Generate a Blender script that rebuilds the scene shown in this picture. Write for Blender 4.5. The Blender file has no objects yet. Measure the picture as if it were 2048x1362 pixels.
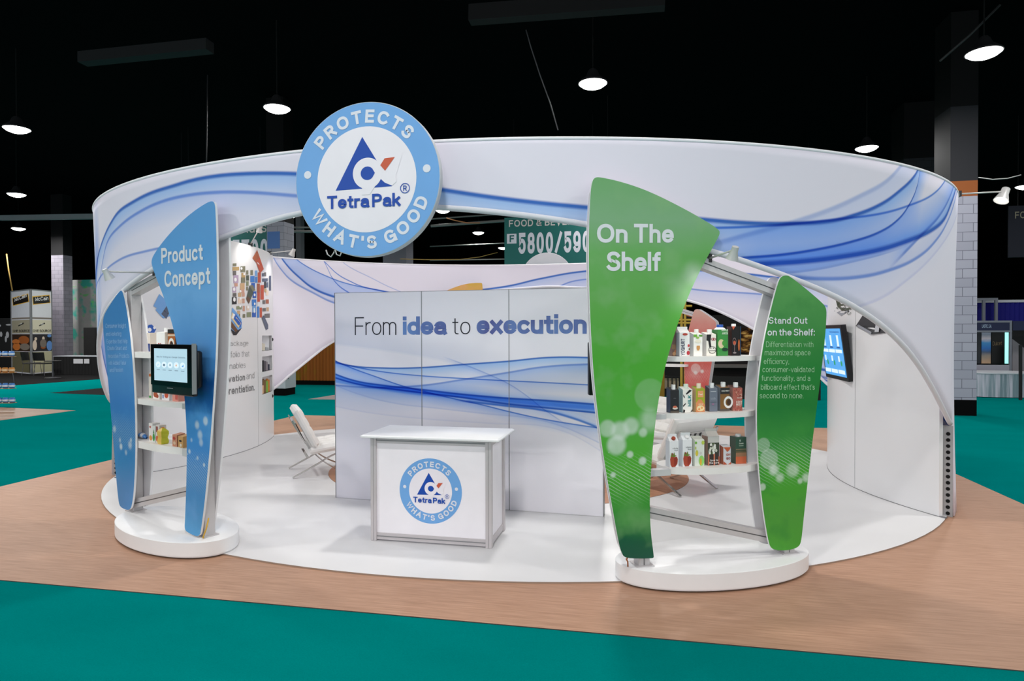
import bpy, math, random
import numpy as np
from mathutils import Matrix, Vector

random.seed(7)
SC = bpy.context.scene
COL = SC.collection
sin, cos, PI = math.sin, math.cos, math.pi

# ------------------------------------------------------------------ camera, world, exposure
FPX, EYE = 1280.0, 1.88
CR = np.array([[0.98057988, 0.00031345, -0.19611989],
               [0.19610140, 0.01225634, 0.98050702],
               [-0.00271105, 0.99992484, -0.01195685]])   # camera axes (right, up, forward) in the hall's axes
cam_data = bpy.data.cameras.new('camera')
cam_data.sensor_width = 36.0
cam_data.lens = FPX / 2048 * 36.0
cam_data.clip_end = 300
cam = bpy.data.objects.new('camera', cam_data)
COL.objects.link(cam)
cam.matrix_world = Matrix(((CR[0, 0], CR[0, 1], -CR[0, 2], 0), (CR[1, 0], CR[1, 1], -CR[1, 2], 0),
                           (CR[2, 0], CR[2, 1], -CR[2, 2], EYE), (0, 0, 0, 1)))
SC.camera = cam
SC.view_settings.view_transform = 'Standard'
SC.view_settings.look = 'None'
SC.view_settings.gamma = 1
SC.view_settings.use_curve_mapping = False
SC.view_settings.exposure = 0.21
world = bpy.data.worlds.new('front_fill')
SC.world = world
world.use_nodes = True
world.node_tree.nodes['Background'].inputs[0].default_value = (0.93, 0.95, 1.0, 1)
world.node_tree.nodes['Background'].inputs[1].default_value = 1.0     # added frontal fill, let in where the hall's rear is left unbuilt
LAMP_W = 138.0

# ------------------------------------------------------------------ measuring: photo pixel to place in the hall
def ray(px, py):
    return CR @ np.array([(px - 1024) / FPX, (681 - py) / FPX, 1.0])
def G(px, py, z=0.0):
    d = ray(px, py); k = (z - EYE) / d[2]
    return float(d[0] * k), float(d[1] * k)
def PY(px, py, Y):
    d = ray(px, py); k = Y / d[1]
    return float(d[0] * k), Y, float(EYE + d[2] * k)
def HZ(px, py, x, y):
    d = ray(px, py); k = math.hypot(x, y) / math.hypot(d[0], d[1])
    return float(EYE + d[2] * k)

class Frame:                       # an upright plane through p with level axis u; n points out of it towards the aisle
    def __init__(s, p, u):
        s.p = np.array(p, float); s.u = np.array(u, float) / np.hypot(*u)
        s.n = np.array([s.u[1], -s.u[0]])
    def at(s, a, n, z):
        q = s.p + s.u * a + s.n * n
        return Vector((q[0], q[1], z))
    def pl(s, px, py, n=0.0):
        d = ray(px, py); k = ((s.p @ s.n) + n) / (d[:2] @ s.n)
        w = d * k
        return float((w[:2] - s.p - s.n * n) @ s.u), float(w[2] + EYE)
    def rz(s):
        return math.atan2(s.u[1], s.u[0])

# ------------------------------------------------------------------ materials
def lin(c):
    return tuple(((x / 255) / 12.92 if x / 255 <= 0.04045 else ((x / 255 + 0.055) / 1.055) ** 2.4) for x in c)
MATS = {}
class NT:
    def __init__(s, name):
        s.m = bpy.data.materials.new(name); s.m.use_nodes = True
        s.t = s.m.node_tree; s.b = s.t.nodes['Principled BSDF']
    def n(s, typ, **kw):
        x = s.t.nodes.new(typ)
        for k, v in kw.items(): setattr(x, k, v)
        return x
    def l(s, a, b): s.t.links.new(a, b)
    def put(s, sock, v):
        if isinstance(v, (int, float)): sock.default_value = v
        elif isinstance(v, tuple): sock.default_value = v if len(v) == len(sock.default_value) else v + (1,)
        else: s.l(v, sock)
    def math(s, op, a, b=0.0, c=None, clamp=False):
        x = s.n('ShaderNodeMath', operation=op, use_clamp=clamp)
        s.put(x.inputs[0], a); s.put(x.inputs[1], b)
        if c is not None: s.put(x.inputs[2], c)
        return x.outputs[0]
    def mix(s, f, a, b, mode='MIX'):
        x = s.n('ShaderNodeMix', data_type='RGBA', blend_type=mode)
        s.put(x.inputs[0], f); s.put(x.inputs[6], a); s.put(x.inputs[7], b)
        return x.outputs[2]
    def noise(s, vec, scale, detail=3, rough=.55):
        x = s.n('ShaderNodeTexNoise'); x.inputs['Scale'].default_value = scale
        x.inputs['Detail'].default_value = detail; x.inputs['Roughness'].default_value = rough
        if vec is not None: s.l(vec, x.inputs['Vector'])
        return x.outputs['Fac']
    def ramp(s, f, stops, ip='LINEAR'):
        x = s.n('ShaderNodeValToRGB'); e = x.color_ramp; e.interpolation = ip
        while len(e.elements) < len(stops): e.elements.new(0.5)
        for k, (p, c) in enumerate(sorted(stops, key=lambda q: q[0])):
            e.elements[k].position = p; e.elements[k].color = tuple(c) + (1,)
        s.put(x.inputs[0], f)
        return x.outputs[0]
    def rng(s, v, a, b, c, d, ip='LINEAR'):
        x = s.n('ShaderNodeMapRange', interpolation_type=ip); s.put(x.inputs[0], v)
        for k, q in enumerate((a, b, c, d)): x.inputs[k + 1].default_value = q
        return x.outputs[0]
    def map(s, vec, scale=(1, 1, 1)):
        x = s.n('ShaderNodeMapping'); x.inputs['Scale'].default_value = scale; s.l(vec, x.inputs['Vector'])
        return x.outputs[0]
    def obj(s): return s.n('ShaderNodeTexCoord').outputs['Object']
    def uv(s): return s.n('ShaderNodeTexCoord').outputs['UV']
    def bump(s, h, st, dist=.01):
        x = s.n('ShaderNodeBump'); x.inputs['Strength'].default_value = st; x.inputs['Distance'].default_value = dist
        s.l(h, x.inputs['Height']); s.l(x.outputs[0], s.b.inputs['Normal'])
    def fin(s, col, rough=.5, metal=0.0, spec=.5):
        s.put(s.b.inputs['Base Color'], col); s.put(s.b.inputs['Roughness'], rough)
        s.b.inputs['Metallic'].default_value = metal; s.b.inputs['Specular IOR Level'].default_value = spec
        MATS[s.m.name] = s.m
        return s.m

def M(c, rough=.5, metal=0.0, spec=.4, emit=0.0, var=.04):
    """plain coat of one colour (0-255) with a faint procedural mottling"""
    key = 'coat_%d_%d_%d_%02d_%02d_%d' % (*[int(x) for x in c], int(rough * 20), int(metal * 10), int(emit * 10))
    if key in MATS: return MATS[key]
    t = NT(key); k = lin(c)
    if emit:
        t.put(t.b.inputs['Emission Color'], k); t.b.inputs['Emission Strength'].default_value = emit
        return t.fin(k, rough, metal, spec)
    f = t.noise(t.obj(), 6.0, 2)
    a = tuple(x * (1 - var) for x in k); b = tuple(min(1, x * (1 + var)) for x in k)
    return t.fin(t.mix(f, a, b), rough, metal, spec)

WHITE = (236, 236, 238)

# ------------------------------------------------------------------ mesh building
class MB:
    def __init__(s): s.v = []; s.f = []; s.mi = []; s.uv = {}
    def add(s, vs, fs, mi=0, uv=None):
        k = len(s.v); s.v += [Vector(p) for p in vs]
        for f in fs:
            s.f.append([k + i for i in f]); s.mi.append(mi)
        if uv:
            for i, q in enumerate(uv): s.uv[k + i] = q
        return s
    def box(s, lo, hi, mi=0, fr=None):
        (x0, y0, z0), (x1, y1, z1) = lo, hi
        vs = [(x0, y0, z0), (x1, y0, z0), (x1, y1, z0), (x0, y1, z0), (x0, y0, z1), (x1, y0, z1), (x1, y1, z1), (x0, y1, z1)]
        if fr: vs = [fr.at(a, -b, c) for a, b, c in vs]
        return s.add(vs, [(0, 3, 2, 1), (4, 5, 6, 7), (0, 1, 5, 4), (1, 2, 6, 5), (2, 3, 7, 6), (3, 0, 4, 7)], mi)
    def bbox(s, lo, hi, r=.01, mi=0, fr=None):           # box with softened upright corners and top/bottom edges
        (x0, y0, z0), (x1, y1, z1) = lo, hi
        ring = []
        for cx, cy, a0 in ((x1 - r, y1 - r, 0), (x0 + r, y1 - r, 90), (x0 + r, y0 + r, 180), (x1 - r, y0 + r, 270)):
            for k in range(4):
                a = math.radians(a0 + 30 * k); ring.append((cx, cy, cos(a), sin(a)))
        n = len(ring); vs = []
        for z, q in ((z0, .0), (z0 + r * .5, .8), (z0 + r, 1), (z1 - r, 1), (z1 - r * .5, .8), (z1, .0)):
            vs += [(cx + r * q * a, cy + r * q * b, z) for cx, cy, a, b in ring]
        fs = [tuple(range(n - 1, -1, -1)), tuple(range(5 * n, 6 * n))]
        for j in range(5):
            for k in range(n): fs.append((j * n + k, j * n + (k + 1) % n, (j + 1) * n + (k + 1) % n, (j + 1) * n + k))
        if fr: vs = [fr.at(a, -b, c) for a, b, c in vs]
        return s.add(vs, fs, mi)
    def prism(s, front, back, mi_front=0, mi_side=1, mi_back=None, uv=None):   # matching outlines, counter-clockwise seen from the front
        n = len(front)
        s.add(front, [tuple(range(n))], mi_front, uv)
        s.add(back, [tuple(range(n - 1, -1, -1))], mi_side if mi_back is None else mi_back)
        vs = list(front) + list(back)
        s.add(vs, [(k, n + k, n + (k + 1) % n, (k + 1) % n) for k in range(n)], mi_side)
        return s
    def tube(s, pts, r, seg=8, mi=0, caps=True, closed=False):
        pts = [Vector(p) for p in pts]; n = len(pts); vs = []
        rr = r if hasattr(r, '__len__') else [r] * n
        up = Vector((0, 0, 1)); prev = None
        for i, p in enumerate(pts):
            if closed: t = pts[(i + 1) % n] - pts[i - 1]
            else: t = pts[min(i + 1, n - 1)] - pts[max(i - 1, 0)]
            t.normalize()
            if prev is None:
                a = up if abs(t.z) < .95 else Vector((1, 0, 0))
                x = t.cross(a).normalized()
            else:
                x = (prev - t * prev.dot(t)).normalized()
            prev = x; y = t.cross(x)
            vs += [p + (x * cos(2 * PI * k / seg) + y * sin(2 * PI * k / seg)) * rr[i] for k in range(seg)]
        fs = []
        for i in range(n if closed else n - 1):
            j = (i + 1) % n
            for k in range(seg): fs.append((i * seg + k, i * seg + (k + 1) % seg, j * seg + (k + 1) % seg, j * seg + k))
        if caps and not closed: fs += [tuple(range(seg - 1, -1, -1)), tuple((n - 1) * seg + k for k in range(seg))]
        return s.add(vs, fs, mi)
    def bar(s, a, b, w, h, mi=0, side=None):                 # straight rectangular bar, w along side, h across
        a, b = Vector(a), Vector(b); t = (b - a).normalized()
        x = Vector(side) if side is not None else t.cross(Vector((0, 0, 1)))
        x = (x - t * x.dot(t)).normalized(); y = x.cross(t)
        vs = [p + x * (w / 2 * i) + y * (h / 2 * j) for p in (a, b) for i, j in ((-1, -1), (1, -1), (1, 1), (-1, 1))]
        return s.add(vs, [(0, 1, 2, 3), (7, 6, 5, 4), (0, 4, 5, 1), (1, 5, 6, 2), (2, 6, 7, 3), (3, 7, 4, 0)], mi)
    def lathe(s, prof, c=(0, 0, 0), seg=24, mi=0, axis=None):
        c = Vector(c); vs = []; fs = []
        R = axis.to_track_quat('Z', 'Y').to_matrix() if axis is not None else Matrix.Identity(3)
        for r, z in prof:
            vs += [c + R @ Vector((r * cos(2 * PI * k / seg), r * sin(2 * PI * k / seg), z)) for k in range(seg)]
        for i in range(len(prof) - 1):
            for k in range(seg): fs.append((i * seg + k, i * seg + (k + 1) % seg, (i + 1) * seg + (k + 1) % seg, (i + 1) * seg + k))
        if prof[0][0] > 1e-5: fs.append(tuple(range(seg - 1, -1, -1)))
        if prof[-1][0] > 1e-5: fs.append(tuple((len(prof) - 1) * seg + k for k in range(seg)))
        return s.add(vs, fs, mi)
    def grid(s, fn, nu, nv, mi=0, uvf=None, flip=False):
        vs = []; uv = []
        for j in range(nv + 1):
            for i in range(nu + 1):
                vs.append(fn(i / nu, j / nv)); uv.append(uvf(i / nu, j / nv) if uvf else (i / nu, j / nv))
        fs = [(j * (nu + 1) + i, j * (nu + 1) + i + 1, (j + 1) * (nu + 1) + i + 1, (j + 1) * (nu + 1) + i) for j in range(nv) for i in range(nu)]
        if flip: fs = [f[::-1] for f in fs]
        return s.add(vs, fs, mi, uv)
    def build(s, name, mats, parent=None, loc=None, rz=0.0, local=False, smooth=False):
        """verts are in hall axes unless local; a child takes its thing's axes"""
        root = parent
        while root is not None and root.parent is not None: root = root.parent
        if root is not None: Mx = ROOTS.get(root.name, Matrix.Identity(4))
        else: Mx = Matrix.Translation(Vector(loc or (0, 0, 0))) @ Matrix.Rotation(rz, 4, 'Z')
        inv = Mx.inverted()
        vs = [tuple(p) if local else tuple(inv @ p) for p in s.v]
        me = bpy.data.meshes.new(name)
        me.from_pydata(vs, [], s.f)
        for m in (mats if isinstance(mats, (list, tuple)) else [mats]): me.materials.append(m)
        me.polygons.foreach_set('material_index', s.mi)
        if smooth: me.polygons.foreach_set('use_smooth', [True] * len(s.f))
        if s.uv:
            L = me.uv_layers.new(name='UVMap'); arr = np.zeros(len(me.loops) * 2, np.float32)
            for k, lp in enumerate(me.loops):
                q = s.uv.get(lp.vertex_index)
                if q: arr[2 * k] = q[0]; arr[2 * k + 1] = q[1]
            L.data.foreach_set('uv', arr)
        me.update()
        o = bpy.data.objects.new(name, me); COL.objects.link(o)
        if parent is not None: o.parent = parent
        else: o.location = loc or (0, 0, 0); o.rotation_euler = (0, 0, rz); ROOTS[o.name] = Mx
        if smooth == 'auto':
            try: me.set_sharp_from_angle(angle=math.radians(38))
            except Exception: pass
        return o
ROOTS = {}
def thing(name, label, cat, loc, rz=0.0, group=None):
    o = bpy.data.objects.new(name, None); COL.objects.link(o)
    o.empty_display_size = .1; o.location = loc; o.rotation_euler = (0, 0, rz)
    ROOTS[o.name] = Matrix.Translation(Vector(loc)) @ Matrix.Rotation(rz, 4, 'Z')
    return tag(o, label, cat, group)
def tag(o, label, cat, group=None):
    o['label'] = label; o['category'] = cat
    if group: o['group'] = group
    return o
def struct(o):
    o['kind'] = 'structure'
    return o
def chaikin(p, it=2, closed=True):
    p = [np.array(q, float) for q in p]
    for _ in range(it):
        q = []; n = len(p)
        for k in range(n if closed else n - 1):
            a, b = p[k], p[(k + 1) % n]; q += [a * .75 + b * .25, a * .25 + b * .75]
        if not closed: q = [p[0]] + q + [p[-1]]
        p = q
    return p

# ------------------------------------------------------------------ lettering: a plain sans drawn in strokes
def _e(cx, cy, rx, ry, a0=0, a1=360): return ('a', cx, cy, rx, ry, a0, a1)
X_ = .72
GL = {
 'A': (.70, [[(0, 0), (.35, 1), (.7, 0)], [(.12, .34), (.58, .34)]]),
 'B': (.57, [[(0, 0), (0, 1)], [(0, 1), (.3, 1), _e(.3, .765, .24, .235, 90, -90), (0, .53)], [(0, .53), (.3, .53), _e(.3, .265, .27, .265, 90, -90), (0, 0)]]),
 'C': (.68, [[_e(.36, .5, .36, .5, 42, 318)]]),
 'D': (.64, [[(0, 0), (0, 1), (.26, 1), _e(.26, .5, .38, .5, 90, -90), (0, 0)]]),
 'E': (.5, [[(.5, 1), (0, 1), (0, 0), (.5, 0)], [(0, .52), (.46, .52)]]),
 'F': (.5, [[(.5, 1), (0, 1), (0, 0)], [(0, .5), (.45, .5)]]),
 'G': (.71, [[_e(.36, .5, .36, .5, 44, 350), (.71, .47), (.42, .47)], [(.71, .47), (.71, 0)]]),
 'H': (.58, [[(0, 0), (0, 1)], [(.58, 0), (.58, 1)], [(0, .53), (.58, .53)]]),
 'I': (0, [[(0, 0), (0, 1)]]),
 'J': (.4, [[(.4, 1), (.4, .26), _e(.2, .26, .2, .26, 0, -180)]]),
 'K': (.58, [[(0, 0), (0, 1)], [(.55, 1), (0, .38)], [(.2, .6), (.58, 0)]]),
 'L': (.47, [[(0, 1), (0, 0), (.47, 0)]]),
 'M': (.7, [[(0, 0), (0, 1), (.35, .08), (.7, 1), (.7, 0)]]),
 'N': (.57, [[(0, 0), (0, 1), (.57, 0), (.57, 1)]]),
 'O': (.74, [[_e(.37, .5, .37, .5)]]),
 'P': (.56, [[(0, 0), (0, 1)], [(0, 1), (.29, 1), _e(.29, .73, .27, .27, 90, -90), (0, .46)]]),
 'R': (.58, [[(0, 0), (0, 1)], [(0, 1), (.3, 1), _e(.3, .74, .26, .26, 90, -90), (0, .48)], [(.3, .48), (.57, 0)]]),
 'S': (.57, [[_e(.29, .755, .26, .245, 25, 270), _e(.285, .255, .285, .255, 90, -155)]]),
 'T': (.6, [[(0, 1), (.6, 1)], [(.3, 1), (.3, 0)]]),
 'U': (.57, [[(0, 1), (0, .3), _e(.285, .3, .285, .3, 180, 360), (.57, 1)]]),
 'V': (.64, [[(0, 1), (.32, 0), (.64, 1)]]),
 'W': (.94, [[(0, 1), (.235, 0), (.47, 1), (.705, 0), (.94, 1)]]),
 'X': (.6, [[(0, 1), (.6, 0)], [(0, 0), (.6, 1)]]),
 'Y': (.62, [[(0, 1), (.31, .42), (.62, 1)], [(.31, .42), (.31, 0)]]),
 'a': (.47, [[_e(.235, .5, .21, .22, 160, 0), (.445, .1), (.48, 0)], [(.44, .44), (.22, .41), _e(.2, .205, .2, .205, 90, 270), (.24, 0), _e(.24, .205, .205, .205, 270, 350)]]),
 'b': (.49, [[(0, 0), (0, 1)], [_e(.245, .36, .245, .36)]]),
 'c': (.46, [[_e(.245, .36, .245, .36, 45, 315)]]),
 'd': (.49, [[(.49, 0), (.49, 1)], [_e(.245, .36, .245, .36)]]),
 'e': (.49, [[(.04, .37), (.45, .37)], [(.49, .335), _e(.245, .36, .245, .36, 2, 318)]]),
 'f': (.27, [[(.28, 1), _e(.25, .86, .13, .14, 90, 180), (.12, 0)], [(0, X_), (.27, X_)]]),
 'g': (.49, [[(.49, X_), (.49, -.06), _e(.245, -.06, .245, .22, 0, -150)], [_e(.245, .36, .245, .36)]]),
 'h': (.44, [[(0, 0), (0, 1)], [(0, .4), _e(.22, .47, .22, .25, 170, 0), (.44, 0)]]),
 'i': (0, [[(0, 0), (0, X_)], [(0, .999), (0, 1)]]),
 'k': (.43, [[(0, 0), (0, 1)], [(.4, X_), (0, .29)], [(.15, .46), (.43, 0)]]),
 'l': (0, [[(0, 0), (0, 1)]]),
 'm': (.74, [[(0, 0), (0, X_)], [(0, .42), _e(.185, .5, .185, .22, 170, 0), (.37, 0)], [(.37, .42), _e(.555, .5, .185, .22, 170, 0), (.74, 0)]]),
 'n': (.44, [[(0, 0), (0, X_)], [(0, .4), _e(.22, .47, .22, .25, 170, 0), (.44, 0)]]),
 'o': (.5, [[_e(.25, .36, .25, .36)]]),
 'p': (.49, [[(0, -.28), (0, X_)], [_e(.245, .36, .245, .36)]]),
 'q': (.49, [[(.49, -.28), (.49, X_)], [_e(.245, .36, .245, .36)]]),
 'r': (.24, [[(0, 0), (0, X_)], [(0, .38), _e(.22, .45, .22, .27, 170, 82)]]),
 's': (.41, [[_e(.205, .54, .185, .18, 20, 270), _e(.205, .18, .205, .18, 90, -155)]]),
 't': (.27, [[(.12, .92), (.12, .15), _e(.25, .13, .13, .13, 180, 270), (.28, 0)], [(0, X_), (.27, X_)]]),
 'u': (.44, [[(0, X_), (0, .25), _e(.22, .25, .22, .25, 180, 350), (.44, .32)], [(.44, X_), (.44, 0)]]),
 'v': (.48, [[(0, X_), (.24, 0), (.48, X_)]]),
 'w': (.72, [[(0, X_), (.18, 0), (.36, X_), (.54, 0), (.72, X_)]]),
 'x': (.46, [[(0, X_), (.46, 0)], [(0, 0), (.46, X_)]]),
 'y': (.48, [[(0, X_), (.24, .02)], [(.48, X_), (.22, -.1), (.14, -.26), (.03, -.28)]]),
 'z': (.42, [[(0, X_), (.42, X_), (0, 0), (.42, 0)]]),
 '0': (.42, [[_e(.21, .5, .21, .5)]]),
 '5': (.42, [[(.4, 1), (.04, 1), (.03, .52), _e(.2, .33, .22, .33, 120, -150)]]),
 '7': (.42, [[(0, 1), (.42, 1), (.14, 0)]]),
 '6': (.42, [[_e(.21, .32, .21, .32)], [(0, .34), _e(.21, .7, .21, .3, 180, 30)]]),
 '8': (.42, [[_e(.21, .76, .19, .24)], [_e(.21, .26, .21, .26)]]),
 '9': (.42, [[_e(.21, .68, .21, .32)], [(.42, .66), _e(.21, .3, .21, .3, 0, -150)]]),
 '&': (.66, [[(.64, 0), (.14, .72), _e(.29, .8, .17, .2, 200, -30), (.2, .5), _e(.25, .26, .25, .26, 130, 320), (.62, .45)]]),
 '/': (.4, [[(0, 0), (.4, 1)]]), "'": (0, [[(0, .8), (0, 1)]]), '.': (0, [[(0, .0), (0, .03)]]),
 ',': (.03, [[(.04, .03), (0, -.14)]]), ':': (0, [[(0, .0), (0, .03)], [(0, .64), (0, .67)]]), '-': (.26, [[(0, .36), (.26, .36)]]),
}
def _flat(st, w, low=False):
    """one stroke to points; skeleton drawn in by half the pen so bowls keep the letter's height"""
    pts = []; k = 1 - w
    for q in st:
        if q[0] == 'a':
            _, cx, cy, rx, ry, a0, a1 = q; n = max(3, int(abs(a1 - a0) / 15))
            for i in range(n + 1):
                a = math.radians(a0 + (a1 - a0) * i / n); c_, s_ = cos(a), sin(a)
                pts.append((cx + rx * math.copysign(abs(c_) ** .9, c_), cy + ry * math.copysign(abs(s_) ** .9, s_)))
        else: pts.append(q)
    out = []
    for x, y in pts:
        if not low: yy = y * k + w / 2
        elif y <= X_: yy = w / 2 + y * (X_ - w) / X_ if y >= 0 else w / 2 + y
        else: yy = y - w / 2
        p = np.array((x, yy))
        if not out or np.hypot(*(p - out[-1])) > 1e-5: out.append(p)
    return out
def _ribbon(pts, w):
    closed = np.hypot(*(pts[0] - pts[-1])) < 1e-3 and len(pts) > 3
    if closed: pts = pts[:-1]
    n = len(pts); L = []
    pts = list(pts)
    if not closed:                                           # square ends
        a = pts[0] - pts[1]; pts[0] = pts[0] + a / np.hypot(*a) * w / 2
        a = pts[-1] - pts[-2]; pts[-1] = pts[-1] + a / np.hypot(*a) * w / 2
    for i in range(n):
        a = pts[i] - pts[i - 1] if (i or closed) else pts[1] - pts[0]
        b = pts[(i + 1) % n] - pts[i] if (i < n - 1 or closed) else a
        if i == 0 and not closed: a = b
        a = a / np.hypot(*a); b = b / np.hypot(*b)
        na = np.array((-a[1], a[0])); nb = np.array((-b[1], b[0])); m = na + nb
        d = m @ m
        m = m * (2 / d) if d > .5 else m / math.sqrt(max(d, 1e-6)) * 1.6
        L.append((pts[i] + m * w / 2, pts[i] - m * w / 2))
    fs = [(i, (i + 1) % n) for i in range(n if closed else n - 1)]
    return L, fs
def text2d(s, w=.13, gap=.2, space=.34):
    """(verts, faces, width) with cap height 1; w is the stroke; the third number keeps crossing strokes apart"""
    V, F = [], []; x = 0.0
    for ch in s:
        if ch == ' ': x += space; continue
        gw, strokes = GL[ch]
        for si, st in enumerate(strokes):
            L, fs = _ribbon(_flat(st, w, ch.islower()), w); k = len(V)
            for a, b in L: V += [(x + w / 2 + a[0], a[1], si), (x + w / 2 + b[0], b[1], si)]
            F += [(k + 2 * i + 1, k + 2 * j + 1, k + 2 * j, k + 2 * i) for i, j in fs]
        x += gw + w + gap * (1 - w)
    return V, F, x - gap * (1 - w)
def lifted(fn, pts):
    out = []
    for x, y, si in pts:
        p = Vector(fn(x, y))
        if si:
            e = .002; n = (Vector(fn(x + e, y)) - p).cross(Vector(fn(x, y + e)) - p)
            if n.length > 0: p = p + n.normalized() * (.0006 * si)
        out.append(p)
    return out
def put_text(mb, s, fn, x0, x1, y0, h, w=.13, gap=.2, mi=0, space=.34):
    """letters between x0 and x1 on baseline y0, cap height h; fn(x, y) gives the place on the surface"""
    V, F, W = text2d(s, w, gap, space); k = (x1 - x0) / W
    mb.add(lifted(fn, [(x0 + x * k, y0 + y * h, si) for x, y, si in V]), F, mi)
def arc_text(mb, s, fn, r, a_mid, h, w=.17, inward=False, span=None, mi=0):
    """letters along a circle; a_mid is the middle of the word in degrees, span its whole angle"""
    adv = [.42 if ch == ' ' else GL[ch][0] + w + .24 for ch in s]
    tot = sum(adv); rr = r + h / 2; st = math.radians(span) / tot if span else h / rr
    sgn = 1 if inward else -1; pos = -tot / 2
    for ch, a in zip(s, adv):
        mid = pos + a / 2; pos += a
        if ch == ' ': continue
        ang = math.radians(a_mid) + sgn * mid * st
        V, F, W = text2d(ch, w); c_, s_ = cos(ang), sin(ang); out = []
        for x, y, si in V:
            lx, ly = (x - W / 2) * h, y * h
            if not inward: R0 = r + ly; out.append((R0 * c_ + lx * s_, R0 * s_ - lx * c_, si))
            else: R0 = r + h - ly; out.append((R0 * c_ - lx * s_, R0 * s_ + lx * c_, si))
        mb.add(lifted(fn, out), F, mi)

# ------------------------------------------------------------------ the hall's lamps (each carries its own light)
GREY_D = M((38, 38, 40), .6); LENS = M((255, 253, 248), .4, emit=14.0)
def lamp_proto():
    mb = MB().lathe([(.06, .30), (.10, .26), (.14, .16), (.30, .03), (.305, 0), (.28, 0), (.12, .14), (.0, .16)], seg=28)
    hs = mb.build('hall_lamp', GREY_D, loc=(0, 0, 0), smooth='auto')
    ln = MB().lathe([(.0, -.10), (.12, -.09), (.22, -.05), (.285, .0), (.0, .01)], seg=28).build('lens', LENS, hs, smooth=True)
    st = MB().tube([(0, 0, .30), (0, 0, 2.03)], .012, 6).build('hanging_rod', M((5, 5, 5), .9), hs)
    return [hs, ln, st]
LX = [-8.1 + 7.15 * i for i in range(-3, 5)]; LY = [-11.3, -5.15, 1.0, 7.15, 13.3, 19.5, 25.8, 31.8, 37.8]
LDATA = {}
proto = None
def hall_lamp(x, y, label, group=None, lit=1.0):
    global proto
    if proto is None: proto = lamp_proto(); hs, ln, st = proto
    else:
        hs, ln, st = [o.copy() for o in proto]
        for o in (hs, ln, st): COL.objects.link(o)
        ln.parent = hs; st.parent = hs
    hs.location = (x, y, 7.0); tag(hs, label, 'ceiling lamp', group)
    if lit not in LDATA:
        L = bpy.data.lights.new('lamp_light', 'AREA'); L.shape = 'DISK'; L.size = .5; L.energy = LAMP_W * lit; L.color = (1, .985, .96)
        LDATA[lit] = L
    lo = bpy.data.objects.new('lamp_light', LDATA[lit]); COL.objects.link(lo); lo.parent = hs; lo.location = (0, 0, -.12)
SPOT = {(-8.1, 7.15): 'glowing round hall lamp cut by the photo top edge at upper left',
        (-8.1, 13.3): 'glowing round hall lamp hanging just left of the big round sign',
        (-.95, 13.3): 'glowing round hall lamp high over the middle of the booth',
        (6.2, 13.3): 'large glowing round hall lamp in the upper right corner',
        (6.2, 19.5): 'glowing round hall lamp just above the canopy rim at right',
        (-22.4, 19.5): 'glowing round hall lamp at the far left edge, level with the canopy rim',
        (-8.1, 25.8): 'glowing round hall lamp half hidden by the arch edge right of the round sign',
        (-8.1, 31.8): 'glowing round hall lamp in the gap left of the teal 5800 sign',
        (-8.1, 37.8): 'smallest hall lamp touching the left edge of the teal 5800 sign'}
for y in LY:
    for x in LX:
        x = round(x, 2); key = next((k for k in SPOT if abs(k[0] - x) < .2 and abs(k[1] - y) < .2), None)
        far = y > 22 or x < -20 or x > 14
        if key: hall_lamp(x, y, SPOT[key], None, (2.0 if x < -20 else .6) if far else 1.0)
        elif y < 10: 
            if -20 < x < 14: hall_lamp(x, y, 'round hall lamp over the aisle, outside the view', 'hall lamps outside the view', 1.0 if y > -9 else .8)
        else: hall_lamp(x, y, 'round hall lamp glowing in the dark far part of the hall', 'far hall lamps', 2.0 if x < -20 and y < 27 else .55)

# ------------------------------------------------------------------ the hall: floor, ceiling, walls
def carpet():
    t = NT('teal_carpet'); o = t.obj()
    f = t.noise(t.map(o, (.5, 1.6, 1)), .9, 4, .6); g = t.noise(o, 90, 2, .7)
    c = t.mix(f, lin((0, 112, 110)), lin((0, 129, 126)))
    c = t.mix(t.rng(g, .3, .7, 0, .3), c, lin((0, 100, 98)))
    t.bump(g, .5, .01)
    return t.fin(c, 1.0, 0, .0)
def vinyl(name='wood_vinyl', a=(190, 150, 125), b=(158, 119, 95)):
    t = NT(name); o = t.obj()
    f = t.noise(t.map(o, (1.3, 26, 1)), 2.2, 6, .65); g = t.noise(o, 1.1, 3)
    c = t.mix(t.rng(f, .32, .68, 0, 1), lin(b), lin(a)); c = t.mix(t.rng(g, .35, .7, 0, .35), c, lin((180, 140, 116)))
    return t.fin(c, .5, 0, .25)
TEAL = carpet(); VINYL = vinyl()
mb = MB(); mb.add([(-60, -14, 0), (45, -14, 0), (45, 72, 0), (-60, 72, 0)], [(0, 1, 2, 3)])
struct(mb.build('floor', TEAL))
def flat_poly(name, pts, z0, z1, mats, label=None, kind='structure'):
    mb = MB().prism([(x, y, z1) for x, y in pts], [(x, y, z0) for x, y in pts], 0, 1 if len(mats) > 1 else 0)
    return struct(mb.build(name, mats))
EDGE = M((60, 55, 52), .7)
flat_poly('floor_vinyl_wood', [(-7.72, 4.0), (4.08, 4.0), (4.08, 13.43), (-7.72, 13.43)], 0, .006, [VINYL, EDGE])
def whitefloor():
    t = NT('white_gloss_floor'); o = t.obj()
    f = t.noise(o, 1.6, 4, .6)
    return t.fin(t.mix(f, lin((217, 216, 217)), lin((226, 225, 226))), t.rng(f, .3, .7, .28, .42), 0, .45)
WFLOOR = whitefloor()
CX, CY_ = -1.852, 8.795
def ell(cx, cy, a, b, n=128): return [(cx + a * cos(2 * PI * k / n), cy + b * sin(2 * PI * k / n)) for k in range(n)]
flat_poly('floor_white_oval', ell(CX, CY_, 5.305, 4.18), .006, .018, [WFLOOR, M((150, 130, 115), .6)])
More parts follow.
